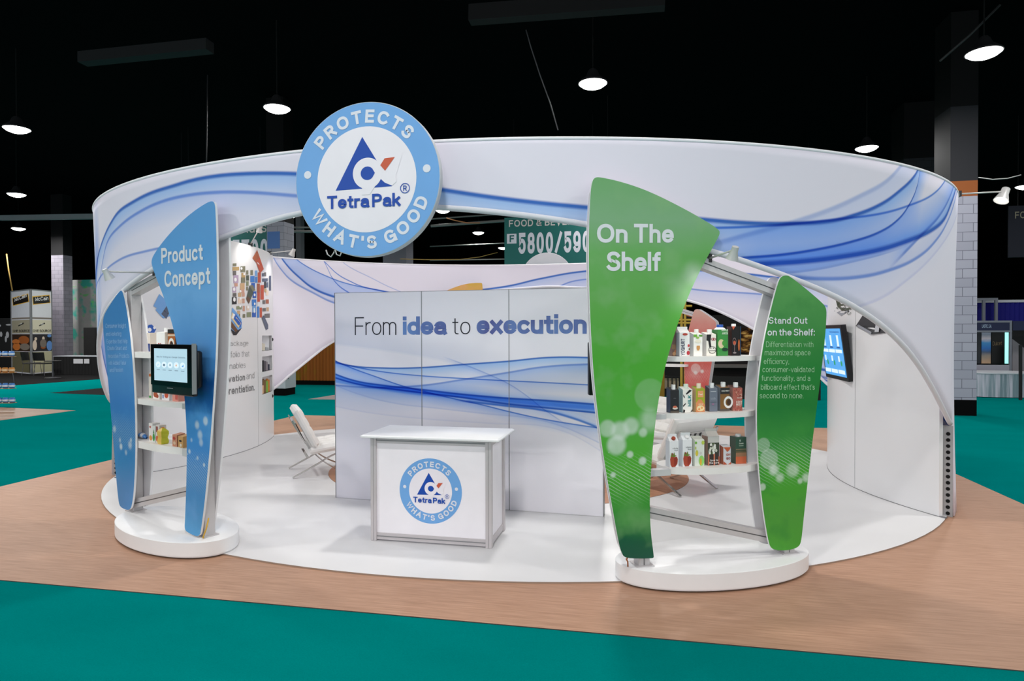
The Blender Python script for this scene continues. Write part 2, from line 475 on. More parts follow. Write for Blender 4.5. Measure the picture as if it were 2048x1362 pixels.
flat_poly('floor_inlay_oval', ell(-1.80, 8.46, 2.41, 1.80), .018, .021, [vinyl('wood_vinyl_inlay', (190, 140, 112), (165, 112, 82)), EDGE])
BLACKF = M((6, 6, 7), .9, spec=.1)
flat_poly('floor_black_left', [G(-300, 795), G(205, 758), G(330, 752), G(330, 722), G(-300, 722)], 0, .004, [BLACKF])
flat_poly('floor_black_wedge', [G(100, 786), G(222, 790.5), G(330, 792), G(330, 768), G(222, 774.5)], 0, .003, [BLACKF])
flat_poly('floor_tan_wedge', [G(-120, 850), G(0, 841), G(151, 821), G(0, 815), G(-120, 811)], 0, .004, [vinyl('tan_vinyl', (150, 122, 100), (120, 96, 76))])
flat_poly('floor_grey_wedge', [G(616, 798.5), G(700, 799.5), G(700, 785)], 0, .004, [M((150, 140, 138), .8)])
BLACK = M((3, 3, 4), .95, spec=.05)
mb = MB().box((-60, -14, 9.0), (45, 72, 9.2)); struct(mb.build('ceiling', BLACK))
struct(MB().box((-60, 60, 0), (45, 60.3, 9)).build('wall_back', BLACK))
struct(MB().box((-58.3, -14, 0), (-58, 60, 9)).build('wall_left', BLACK))
struct(MB().box((40, -14, 0), (40.3, 60, 9)).build('wall_right', BLACK))

# ceiling beams and pipes, hardly lit
BEAM = M((120, 122, 126), .6); PIPE = M((120, 120, 118), .5)
def beam(name, label, cat, a, b, w, h, m):
    o = MB().bar(Vector(b) - Vector(a), (0, 0, 0), w, h).build(name, m, loc=a, local=True); return tag(o, label, cat)
a = PY(165, 118, 11.5); b = PY(420, 92, 11.5); beam('ceiling_beam', 'dark grey ceiling beam up left of the booth, with bolt holes', 'beam', a, b, .25, .22, M((26, 26, 28), .8))
a = PY(940, 30, 12); b = PY(1330, 0, 12); beam('ceiling_beam', 'dark ceiling beam near the photo top edge, above the middle lamp', 'beam', a, b, .25, .3, M((14, 14, 15), .8))
a = PY(0, 436, 24); b = PY(195, 433, 24); beam('ceiling_beam', 'pale grey ceiling beam left of the canopy, low in the dark hall', 'beam', a, b, .2, .22, M((150, 150, 155), .7))
for k, (p, q, Y, r) in enumerate((((862, 438), (1060, 424), 24, .03), ((862, 452), (1060, 438), 24, .055), ((860, 493), (1020, 486), 32, .03), ((860, 521), (1020, 518), 34, .03), ((585, 455), (640, 455), 20, .03), ((585, 463), (640, 463), 20, .05))):
    a, b = PY(*p, Y), PY(*q, Y)
    o = MB().tube([(0, 0, 0), Vector(b) - Vector(a)], r, 8).build('ceiling_pipe', PIPE, loc=a, local=True)
    tag(o, ['thin upper grey pipe seen through the arch right of the round sign', 'thick grey pipe under a thinner one, right of the round sign', 'faint pipe behind the small lamp by the teal sign', 'lowest faint pipe just above the back canopy rim', 'thin grey pipe left of the round sign edge', 'thicker grey pipe left of the round sign edge'][k], 'pipe')
def cable(label, pts, r, m, Y):
    P = [Vector(PY(x, y, Y)) for x, y in pts]
    o = MB().tube([p - P[0] for p in P], r, 6).build('cable', m, loc=P[0], local=True, smooth=True); tag(o, label, 'cable')
YEL = M((150, 120, 60), .6)
cable('yellow cable sagging over the back canopy rim left of teal sign', [(800, 518), (860, 519.5), (920, 519), (960, 514), (995, 505)], .015, YEL, 22)
cable('orange cable sagging from the lamp under the arch edge', [(893, 436), (910, 441), (935, 446), (960, 446)], .02, M((150, 100, 60), .6), 20)
cable('yellow rope hanging down to the two-sided black-badge tower', [(13, 508), (17, 540), (25, 583)], .03, YEL, 26)
cable('white cord loops hanging below the round sign', [(652, 500), (655, 509), (662, 514), (668, 505), (670, 498), (673, 509), (680, 512), (685, 500)], .02, M((200, 200, 200), .5), 18)
cable('dark hanging wire over the booth left of the middle lamp', [(1052, 60), (1062, 95), (1080, 150), (1100, 205), (1116, 260)], .012, M((90, 90, 92), .5), 12)
cable('hanging wire above the canopy at left, straight down from the dark', [(415, 150), (414, 240), (413.5, 290), (413, 328)], .01, M((50, 50, 52), .6), 12)
cable('diagonal cable rising to the lamp in the upper right corner', [(1880, 122), (1940, 70), (2000, 10)], .025, M((60, 60, 60), .6), 14)
cable('white cord sagging between column and edge at far right', [(1957, 355), (1985, 359), (2015, 357), (2042, 350)], .01, M((150, 150, 150), .6), 14)

# ------------------------------------------------------------------ the canopy: oval ring of printed fabric with an arch front and back
FC = np.array([-1.86, 8.965]); FA, FB, FH = 5.44, 4.385, 3.32
def cyl(px, py, far=False):
    d = ray(px, py); p = d[:2] / (FA, FB); o = -FC / (FA, FB)
    a = p @ p; b = o @ p; c = o @ o - 1; D = max(b * b - a * c, 0)
    k = (-b + math.sqrt(D) * (1 if far else -1)) / a; w = d * k
    return math.degrees(math.atan2((w[1] - FC[1]) / FB, (w[0] - FC[0]) / FA)) % 360, float(w[2] + EYE)
def fab(th, z, off=0.0):
    a = math.radians(th); k = 1 - .006 * sin(PI * min(max(z / FH, 0), 1)) + off
    return Vector((FC[0] + FA * k * cos(a), FC[1] + FB * k * sin(a), z))
A0, A1 = 203.0, 336.0                                         # the front arch runs between these angles
def front_u(th): return (th - 195) / 150
def back_u(th): return (195 - ((th + 180) % 360 - 180)) / 210
ARCHPX = [(206, 605), (248, 580), (311, 537), (445, 480), (520, 453), (600, 430), (700, 420), (870, 421), (960, 428), (1040, 437), (1110, 445), (1170, 455), (1430, 509), (1500, 532), (1560, 553), (1620, 575), (1647.5, 586.5), (1675, 597.5), (1712, 617), (1730, 627), (1759.5, 647), (1785, 666), (1822, 702), (1847.5, 735), (1869.6, 772), (1884, 803)]
apts = sorted((cyl(*p)[0], cyl(*p)[1] + .022) for p in ARCHPX)
apts = [q for q in apts if q[0] < 331] + [(A1, .90)]
apts = [(539 - t, z) for t, z in apts[::-1] if t > 303] + [q for q in apts if q[0] > 236.5]
BPX = [(548, 775), (560, 765), (600, 733), (630, 708), (667, 680), (1380, 602), (1420, 615), (1470, 637), (1512, 660)]
bpts = sorted([cyl(*p, True) for p in BPX] + [(90, 2.85), (110, 2.72), (70, 2.70), (155.5, .7), (32, 1.35), (26, .9)])
def zlow(th):
    t = th % 360
    if A0 <= t <= A1: return float(np.interp(t, [q[0] for q in apts], [q[1] for q in apts]))
    if 26 <= t <= 155.5: return float(np.interp(t, [q[0] for q in bpts], [q[1] for q in bpts]))
    return .02
_ap = {}
def zl(th):                                                    # gently smoothed
    t = th % 360
    if t not in _ap:
        if A0 <= t <= A1: _ap[t] = sum(zlow(min(max(t + d, A0), A1)) for d in (-3, -1.5, 0, 1.5, 3)) / 5
        elif 26 <= t <= 155.5: _ap[t] = sum(zlow(min(max(t + d, 26), 155.5)) for d in (-3, -1.5, 0, 1.5, 3)) / 5
        else: _ap[t] = .02
    return _ap[t]

def swoosh(name, base, lines, washes=()):
    """white print crossed by blue lines with soft edges; a line is (points, half width, line tint, side, reach, wash tint, u range or None)"""
    t = NT(name); sep = t.n('ShaderNodeSeparateXYZ'); t.l(t.uv(), sep.inputs[0]); U, V = sep.outputs[0], sep.outputs[1]
    nz = t.noise(t.uv(), 3.0, 3)
    c = t.mix(nz, tuple(x * .965 for x in base), base)
    for pts, w, lt, side, reach, wt, rngu in lines:
        fc = t.n('ShaderNodeFloatCurve'); cv = fc.mapping.curves[0]; fc.mapping.use_clip = False
        pts = sorted(pts); q = [pts[0]]
        for p in pts[1:]:
            if p[0] - q[-1][0] > .004: q.append(p)
        cv.points[0].location = q[0]; cv.points[1].location = q[-1]
        for p in q[1:-1]: cv.points.new(*p)
        for p in cv.points: p.handle_type = 'AUTO'
        fc.mapping.update(); t.l(U, fc.inputs['Value'])
        d = t.math('SUBTRACT', V, fc.outputs[0])
        E = max(reach, 3 * w); pos = lambda x: min(1, max(0, .5 + x / (2 * E)))
        one = (1, 1, 1); mid = tuple(1 - (1 - x) * .42 for x in wt); ml = tuple((a + 1) / 2 for a in lt)
        if side < 0: st = [(pos(-reach * .98), one), (pos(-reach * .5), mid), (pos(-w * 1.6), wt), (pos(-w * .5), lt), (pos(w * .35), lt), (pos(w * 1.3), one)]
        elif side > 0: st = [(pos(reach * .98), one), (pos(reach * .5), mid), (pos(w * 1.6), wt), (pos(w * .5), lt), (pos(-w * .35), lt), (pos(-w * 1.3), one)]
        else: st = [(pos(-w * 1.5), one), (pos(-w * .3), lt), (pos(w * .3), lt), (pos(w * 1.5), one)]
        r = t.ramp(t.math('MULTIPLY_ADD', d, 1 / (2 * E), .5), st)
        f = 1.0
        if rngu:
            f = t.math('MULTIPLY', t.rng(U, rngu[0] - rngu[2], rngu[0] + rngu[2], 0, 1), t.rng(U, rngu[1] - rngu[2], rngu[1] + rngu[2], 1, 0))
        c = t.mix(f, c, r, 'MULTIPLY')
    return t.fin(c, .75, 0, .15)
NAVY = (.06, .20, .60); BLUE = (.12, .30, .74); SOFT = (.30, .45, .80); PALE = (.55, .66, .88)
WASH1 = (.46, .70, 1.0); WASH2 = (.62, .77, 1.0); WASH3 = (.79, .87, 1.0); WASHG = (.86, .90, .98)
FBASE = (.83, .79, .89)
def FL(px): return [(front_u(a), z / 3.4) for a, z in (cyl(x, y) for x, y in px)]
def BL(px): return [(back_u(a), z / 3.4) for a, z in (cyl(x, y, True) for x, y in px)]
u_ = lambda x, y=400: front_u(cyl(x, y)[0])
FRONT = [
 (FL([(207, 470), (220, 445), (237, 422), (262, 405), (299.5, 386), (349.5, 370), (376, 362), (427, 352), (495, 346.6), (593, 347), (736, 358), (880, 378), (989, 394), (1092, 406), (1178, 414), (1300, 427), (1400, 437), (1503, 445), (1581, 446), (1659, 442), (1710, 430), (1762, 409), (1801, 381), (1827, 355), (1838, 335)]), .0052, NAVY, -1, .10, WASH1, None),
 (FL([(205, 505), (215, 477), (237, 452), (274, 425), (324, 402), (374, 390), (424, 384.5), (480, 383.5), (593, 391), (736, 404), (880, 420), (980, 430)]), .0045, SOFT, -1, .16, WASHG, (u_(190, 450), u_(960), .03)),
 (FL([(209, 538), (225, 525), (250, 512), (287, 502), (309, 497), (380, 484), (440, 473)]), .0035, SOFT, -1, .10, WASHG, (0, u_(440), .01)),
 (FL([(1300, 465), (1400, 456), (1477, 453.5), (1576, 448), (1659, 440), (1685, 437), (1762, 427), (1824, 409), (1866, 389), (1892, 358)]), .003, BLUE, -1, .22, WASH3, (u_(1300), 1, .02)),
 (FL([(1380, 496), (1428, 487), (1503, 467), (1581, 446), (1659, 420), (1723, 391), (1770, 365), (1796, 339), (1806, 325)]), .006, PALE, -1, .22, WASH3, (u_(1390), 1, .02)),
 (FL([(1420, 523), (1483, 515.5), (1555, 510), (1633, 499), (1710, 482), (1762, 464), (1798, 440), (1822, 407), (1834, 378), (1840, 345)]), .0034, NAVY, -1, .16, WASH2, (u_(1440), 1, .02)),
 (FL([(1430, 538), (1524, 528.5), (1607, 523), (1685, 514), (1762, 500), (1814, 484), (1866, 461), (1890, 440), (1903, 409), (1913, 372)]), .007, NAVY, 1, .09, WASH1, (u_(1455), 1, .02)),
 (FL([(1480, 551), (1568, 546), (1633, 539), (1710, 523), (1788, 502), (1840, 480)]), .003, PALE, 1, .07, WASH2, (u_(1500), u_(1800), .02)),
 (FL([(1500, 545), (1581, 553), (1646, 557.5), (1723, 554), (1788, 539), (1840, 515), (1879, 477), (1899, 440), (1911, 400)]), .0048, SOFT, 1, .08, WASHG, (u_(1545), 1, .02)),
 (FL([(1800, 520), (1848, 469), (1879, 435), (1900, 396), (1910, 362)]), .005, SOFT, 1, .10, WASH2, (u_(1800), 1, .01)),
 (FL([(1640, 640), (1700, 620), (1760, 600), (1820, 560), (1880, 500)]), .004, (.82, .84, .95), 1, .1, (.93, .95, 1), (u_(1640), 1, .02)),
 ([(front_u(a), z / 3.4) for a, z in (cyl(x, y, True) for x, y in [(187, 600), (190, 650), (196, 700), (205, 740), (216, 780), (226, 820)])], .008, NAVY, 1, .22, (.3, .5, .9), (-.2, front_u(225), .01)),
 ([(front_u(a), z / 3.4) for a, z in ((203, .5), (208, .8), (214, 1.25), (220, 1.75), (226, 2.2))], .005, BLUE, 1, .12, WASH1, (-.2, front_u(225), .01)),
]
BACK = [
 (BL([(540, 500), (548, 519), (561, 539), (584, 563), (625, 586), (667, 606), (740, 625), (840, 640)]), .006, SOFT, 1, .10, WASH3, None),
 (BL([(556, 505), (570, 527), (596, 554), (631, 580), (667, 594), (740, 612), (860, 630)]), .007, NAVY, 1, .12, WASH2, None),
 (BL([(580, 505), (593, 519), (608, 530), (649, 551), (696, 568), (766, 582), (860, 600)]), .0035, BLUE, -1, .12, WASH2, None),
 (BL([(640, 505), (650, 527), (656, 545), (673, 568), (696, 585), (740, 605)]), .004, BLUE, 0, .06, WASH3, None),
 (BL([(630, 505), (652, 527), (678, 551), (700, 563), (726, 574), (766, 583), (840, 600)]), .0035, BLUE, 0, .1, WASH3, None),
 (BL([(680, 520), (700, 535), (740, 555), (780, 575), (840, 598)]), .003, PALE, 0, .05, WASHG, None),
 (BL([(800, 594), (900, 587), (968, 579), (1017, 572), (1083, 557), (1169, 542.6), (1260, 537), (1400, 541), (1452, 544), (1560, 556)]), .0058, NAVY, -1, .14, WASH2, (.30, 1, .05)),
 (BL([(1040, 596), (1109, 576), (1169, 559), (1260, 558), (1400, 580), (1529, 589), (1600, 600)]), .0045, SOFT, -1, .12, WASH3, (.40, 1, .03)),
]
FABF = swoosh('canopy_print_front', FBASE, FRONT); FABB = swoosh('canopy_print_back', FBASE, BACK)
SEAM = M((226, 225, 232), .7)
NV = 12
ang = sorted(set([195 + .75 * k for k in range(480)] + [345] + [A0 - .02, A0, A1, A1 + .02, 385.98, 386, 515.5, 515.52]))
def cl(t):
    return zl(t)
mb = MB()
nA = len(ang)
cols = [[fab(t, cl(t) + (FH - cl(t)) * j / NV) for j in range(NV + 1)] for t in ang]
vs = [p for c in cols for p in c]; R1 = NV + 1
fs = []; fm = []
for k in range(nA):
    k2 = (k + 1) % nA
    fs += [(k * R1 + j, k2 * R1 + j, k2 * R1 + j + 1, k * R1 + j + 1) for j in range(NV)]
mb.add(vs, fs, 0); mb.mi = [0 if ang[f[0] // R1] < 345 else 1 for f in fs]
can = mb.build('fabric_canopy', [FABF, FABB], loc=(FC[0], FC[1], 0), smooth=True)
_L = can.data.uv_layers.new(name='UVMap'); _a = np.zeros(len(can.data.loops) * 2, np.float32)
for p in can.data.polygons:
    k0 = fs[p.index][0] // R1
    for li in p.loop_indices:
        vi = can.data.loops[li].vertex_index; k = vi // R1; t = ang[k] if not (k == 0 and k0 == nA - 1) else 555.0
        _a[2 * li] = front_u(t) if p.material_index == 0 else (195 - (t - 360)) / 210
        _a[2 * li + 1] = vs[vi].z / 3.4
_L.data.foreach_set('uv', _a)
tag(can, 'huge oval ring canopy of white fabric printed with blue swooshes, arching over the booth', 'canopy')
sol = can.modifiers.new('cloth', 'SOLIDIFY'); sol.thickness = .012; sol.offset = -1
mb = MB().tube([fab(360 * k / 180, FH - .008, -.0012) for k in range(180)], .014, 8, closed=True); mb.build('top_rim', M((244, 242, 248), .7), can, smooth=True)
for nm, a, b in (('front_arch_hem', A0, A1), ('back_arch_hem', 26, 155.5)):
    th = np.linspace(a + .01, b - .01, 110)
    mb = MB().tube([fab(x, zl(float(x)) + .012, -.003) for x in th], .024, 8); mb.build(nm, SEAM, can, smooth=True)
HOLE = M((14, 14, 15), .9); ALU = M((198, 192, 194), .38, .2); ALUD = M((140, 140, 142), .4, .4)
def leg_post(th, dirn):
    """drilled steel angle that carries the ring's leg"""
    p = fab(th, 0); q = fab(th + 3 * dirn, 0); t = (q - p).normalized(); inn = Vector((FC[0], FC[1], 0)) - p; inn.z = 0; inn.normalize()
    inn = (inn - t * inn.dot(t)).normalized(); tw = -t
    mb = MB()
    d2 = (inn * .6 + tw * .8).normalized()
    for d, w, a in ((inn, .075, p + inn * .015), (d2, .085, p + inn * .092)):
        vs = [a, a + d * w, a + d * w + Vector((0, 0, .93)), a + Vector((0, 0, .93))]
        o = d.cross(Vector((0, 0, 1))) * .004
        mb.add([v + o for v in vs] + [v - o for v in vs], [(0, 1, 2, 3), (7, 6, 5, 4), (0, 4, 5, 1), (1, 5, 6, 2), (2, 6, 7, 3), (3, 7, 4, 0)])
        for k in range(14):
            c = a + d * w * .55 + Vector((0, 0, .04 + k * .062)); nv = d.cross(Vector((0, 0, 1)))
            for sg in (1, -1):
                cc = c + nv * .0065 * sg
                mb.add([cc + d * .019 * cos(x * PI / 6) + Vector((0, 0, .019)) * sin(x * PI / 6) for x in range(12)], [tuple(range(12))], 1)
    mb.build('leg_post', [M((170, 170, 172), .45, .2), HOLE], can)
leg_post(A1, 1); leg_post(A0, -1)

# ------------------------------------------------------------------ the round sign, used big on the ring and small on the counter
SKY = M((112, 168, 226), .45); SIGNW = M((240, 235, 242), .45); DEEP = M((10, 72, 170), .45); RED = M((205, 92, 62), .45); LET = M((225, 228, 238), .5)
def emblem(mb, P, r):
    """ring, white field, mark and words; P(x, y, lift) places them. materials: 0 sky 1 white 2 deep 3 red 4 letters"""
    n = 72
    def disc(cx, cy, rad, m, lift, k=n): mb.add([P(cx + rad * cos(2 * PI * i / k), cy + rad * sin(2 * PI * i / k), lift) for i in range(k)], [tuple(range(k))], m)
    s = r
    disc(0, 0, r, 0, 0); disc(0, 0, .69 * r, 1, .0012)
    f = lambda x, y: P(x * s, y * s, .0024)
    arc_text(mb, 'PROTECTS', f,   .735, 93, .172, .22, span=108, mi=4)
    arc_text(mb, "WHAT'S GOOD", f, .735, 275, .172, .22, True, span=136, mi=4)
    for x in (-.83, .83): disc(x * r, .10 * r, .052 * r, 4, .0024, 24)
    # mark: a triangle with a round letter cut out of it, a small wedge beside it
    def poly(pts, m, lift): mb.add([P(x * s, y * s, lift) for x, y in pts], [tuple(range(len(pts)))], m)
    cx, cy = .02, .078
    poly([(-.43, -.128), (.36, -.105), (-.05, .556)], 2, .0024)
    disc(cx * r, cy * r, .203 * r, 1, .0040)
    poly([(.16, .222), (.30, .30), (.5, .30), (.42, .05), (.33, .02), (.205, -.004), (.10, -.02), (.05, .1)], 1, .0034)
    poly([(-.06, -.2), (-.05, -.04), (.10, -.03), (.20, -.004), (.098, -.13), (.05, -.2)], 1, .0036)
    poly([(.205, -.004), (.26, -.055), (.36, -.098), (.42, -.05), (.40, .1)], 1, .0037)
    pts = [(cx + .093 * cos(math.radians(a)), cy + .088 * sin(math.radians(a))) for a in np.linspace(42, 318, 24)] + [(cx + .105, cy)]
    poly(pts, 2, .0052)
    poly([(.2, .173), (.26, .259), (.40, .268), (.266, .098)], 3, .0052)
    g = lambda x, y: P(x * s, y * s, .0052)
    put_text(mb, 'Tetra Pak', g, -.55, .475, -.365, .172, .195, .08, 2, .16)
    put_text(mb, 'R', g, .512, .562, -.175, .07, .15, mi=2)
    V, F = [], []; N_ = 28
    for i in range(N_):
        a = 2 * PI * i / N_
        V += [(.537 + .066 * cos(a), -.139 + .066 * sin(a)), (.537 + .056 * cos(a), -.139 + .056 * sin(a))]
        j = (i + 1) % N_; F.append((2 * i, 2 * i + 1, 2 * j + 1, 2 * j))
    mb.add([g(x, y) for x, y in V], F, 2)
EMB = [SKY, SIGNW, DEEP, RED, LET]
SY = 4.40
sc = PY(736, 361, SY); srad = abs(PY(736, 207, SY)[2] - PY(736, 515, SY)[2]) / 2
def round_sign(loc, rz, label):
    r = thing('round_sign', label, 'sign', loc, rz)
    mb = MB().lathe([(srad - .004, -.03), (srad, -.026), (srad, .026), (srad - .004, .03)], seg=96, axis=Vector((0, 1, 0)))
    mb.build('sign_board', M((205, 207, 212), .5), r, local=True, smooth='auto')
    mb = MB(); emblem(mb, lambda x, y, l: Vector((x, -.0315 - l, y)), srad - .005); mb.build('printed_emblem', EMB, r, local=True)
    mb = MB()
    for x in (-.25, .25): mb.box((x - .03, .03, -.05), (x + .03, .14, .05))
    mb.build('bracket', ALUD, r, local=True)
round_sign((sc[0], SY, sc[2]), 0, 'large round blue and white logo sign on the front of the canopy')
bs = PY(1094, 555, 13.5)
round_sign((bs[0], 13.50, sc[2] + .02), PI, 'round sign seen from behind as a white half disc above the back rim')

# ------------------------------------------------------------------ the graphic wall in the middle
WF = Frame(G(672, 995, .018), np.array(G(1019, 1020, .018)) - np.array(G(672, 995, .018)))
wl, wseam1 = 0.0, WF.pl(843.5, 700)[0]; wseam2 = WF.pl(1018, 700)[0]; wr = wseam2 + (wseam2 - wseam1); WZ = WF.pl(843, 582)[1]
def wuv(px, py):
    a, z = WF.pl(px, py); return (a / wr, z / 2.5)
def WLn(pts): return [wuv(660 + x * .2643, 540 + y * .2643) for x, y in pts]
WBASE = (.93, .90, .96)
WALLP = swoosh('wall_print', WBASE, [
 (WLn([(0, 560), (250, 590), (600, 640), (900, 700), (1000, 730), (1150, 790)]), .004, (.94, .96, .98), 1, .14, (.88, .91, .96), None),
 (WLn([(35, 690), (150, 722), (400, 741), (690, 738), (1000, 715), (1350, 690), (1650, 662), (1945, 662)]), .0035, NAVY, -1, .07, WASH1, None),
 (WLn([(0, 650), (35, 682), (150, 735), (350, 808), (560, 880), (700, 915), (900, 965), (1150, 1020), (1350, 1070), (1600, 1125), (2000, 1190)]), .0028, BLUE, -1, .05, WASH2, None),
 (WLn([(35, 785), (200, 840), (400, 872), (700, 905), (1000, 940), (1350, 970), (1600, 985), (2000, 1015)]), .004, NAVY, -1, .075, (.32, .60, .98), None),
 (WLn([(35, 815), (250, 872), (500, 905), (700, 930), (1000, 965), (1350, 1015), (1600, 1040), (2005, 1080)]), .004, NAVY, 1, .06, (.5, .7, 1), None),
 (WLn([(35, 870), (300, 888), (500, 885), (700, 873), (1000, 830), (1350, 775), (1600, 735), (1945, 713)]), .004, SOFT, -1, .12, WASH2, None),
 (WLn([(35, 700), (160, 727), (400, 770), (690, 800), (1000, 820), (1350, 838), (1600, 850), (1945, 868)]), .0026, BLUE, -1, .05, WASH3, None),
 (WLn([(950, 690), (1030, 720), (1200, 790), (1350, 860), (1500, 960), (1600, 1040), (1700, 1110)]), .0028, PALE, -1, .05, (.85, .9, 1), (.46, .86, .03)),
 (WLn([(900, 975), (1040, 995), (1350, 1030), (1600, 1060), (1800, 1110), (2020, 1190)]), .0052, BLUE, 1, .03, WASH2, (.5, 1, .03)),
 (WLn([(35, 840), (300, 880), (700, 935), (1100, 960), (1500, 1005), (2000, 1045)]), .010, (.35, .58, .95), 1, .05, (.6, .78, 1), None),
 (WLn([(35, 870), (250, 950), (500, 1010), (800, 1045), (1200, 1090), (1500, 1120), (1700, 1165), (2000, 1290)]), .003, (.76, .82, .94), 1, .07, (.90, .93, .99), None),
 (WLn([(35, 1030), (300, 1080), (700, 1125), (1200, 1160), (1700, 1200), (2000, 1340)]), .003, (.88, .90, .96), 1, .07, (.95, .96, .99), None),
])
wall = thing('graphic_wall', 'freestanding white wall of three panels with blue swooshes and words From idea to execution', 'display wall', (*WF.at(wr / 2, -.06, 0).xy, .018), WF.rz())
g_ = .004
for a, b in ((wl, wseam1), (wseam1, wseam2), (wseam2, wr)):
    mb = MB(); mb.box((a + g_, -.0, .02), (b - g_, .11, WZ - .006), 1, WF)
    q = [(a + g_, .02), (b - g_, .02), (b - g_, WZ - .006), (a + g_, WZ - .006)]
    mb.add([WF.at(x, .0012, z) for x, z in q], [(0, 1, 2, 3)], 0, [(x / wr, z / 2.5) for x, z in q])
    mb.build('wall_panel', [WALLP, SIGNW], wall)
mb = MB()
for a in (wl, wseam1, wseam2, wr): mb.box((a - .0035, -.004, .018), (a + .0035, .10, WZ), 0, WF)
mb.box((wl, .005, WZ - .006), (wr, .105, WZ), 0, WF); mb.box((wl, .005, .018), (wr, .105, .021), 0, WF)
mb.build('panel_frame', ALUD, wall)
def wtxt(s, x0, x1, yb, yt, w, m, gap=.2, name='lettering'):
    mb = MB(); a0, z0 = WF.pl(x0, yb); a1, _ = WF.pl(x1, yb); zt = WF.pl(x0, yt)[1]
    put_text(mb, s, lambda x, y: WF.at(x, .0035, y), a0, a1, z0, zt - z0, w, gap); return mb.build(name, m, wall)
INK = M((28, 28, 40), .5); GB = NT('blue_letter_film'); 
_f = GB.noise(GB.obj(), 2.2, 3); GBM = GB.fin(GB.mix(GB.rng(_f, .35, .65, 0, 1), lin((80, 88, 156)), lin((104, 140, 200))), .4)
wtxt('From', 710, 793, 670, 634.5, .065, INK, .10); wtxt('idea', 806, 893.5, 669.5, 633, .21, GBM, .05)
wtxt('to', 905, 941, 668.7, 634, .065, INK, .12); wtxt('execution', 953.5, 1173.5, 668, 630, .21, GBM, .05)

# ------------------------------------------------------------------ the counter
c0 = np.array(G(741.4, 1080.8, .018)); c1 = np.array(G(983.2, 1097.7, .018)); CF = Frame(c0, c1 - c0)
cw = float(np.hypot(*(c1 - c0))); cd = float(np.hypot(*(np.array(G(1012.3, 1059.6, .018)) - c1))); cz = CF.pl(983, 883)[1]
cnt = thing('reception_counter', 'white box counter with grey metal edges and round blue logo, before the wall', 'counter', (*CF.at(cw / 2, -cd / 2, 0).xy, .018), CF.rz())
ps = .055
for a, b in ((0, 0), (cw - ps, 0), (0, cd - ps), (cw - ps, cd - ps)):
    mb = MB(); 
    for k in (0, 1):
        for j in (0, 1): mb.bbox((a + k * ps * .52, b + j * ps * .52, .018), (a + k * ps * .52 + ps * .48, b + j * ps * .52 + ps * .48, cz), .004, 0, CF)
    mb.box((a + .004, b + .004, .018), (a + ps - .004, b + ps - .004, cz - .002), 1, CF)
    mb.build('corner_post', [ALU, ALUD], cnt)
for z0, z1 in ((cz - .05, cz), (.03, .09)):
    mb = MB(); mb.box((ps, .012, z0), (cw - ps, .045, z1), 0, CF); mb.box((ps, .008, (z0 + z1) / 2 - .004), (cw - ps, .04, (z0 + z1) / 2 + .004), 1, CF)
    mb.box((cw - .045, ps, z0), (cw - .012, cd - ps, z1), 0, CF); mb.box((.012, ps, z0), (.045, cd - ps, z1), 0, CF); mb.build('rail', [ALU, ALUD], cnt)
PANW = M((242, 238, 243), .5)
mb = MB(); mb.box((ps - .005, .02, .085), (cw - ps + .005, .035, cz - .045), 0, CF); fp = mb.build('front_panel', PANW, cnt)
mb = MB(); mb.box((cw - .035, ps - .005, .085), (cw - .02, cd - ps + .005, cz - .045), 0, CF); mb.build('side_panel', PANW, cnt)
mb = MB(); mb.box((.02, ps - .005, .085), (.035, cd - ps + .005, cz - .045), 0, CF); mb.build('side_panel', PANW, cnt)
e0, ez = CF.pl(861, 982, -.02); er = abs(CF.pl(861, 917, -.02)[1] - CF.pl(861, 1047.5, -.02)[1]) / 2
mb = MB(); emblem(mb, lambda x, y, l: CF.at(e0 + x, -.0185 + l * 1.2, ez + y), er); mb.build('printed_emblem', EMB, fp)
mb = MB(); mb.bbox((-.075, -.06, cz), (cw + .085, cd + .05, cz + .028), .02, 0, CF); mb.build('counter_top', M((238, 238, 239), .35), cnt, smooth='auto')

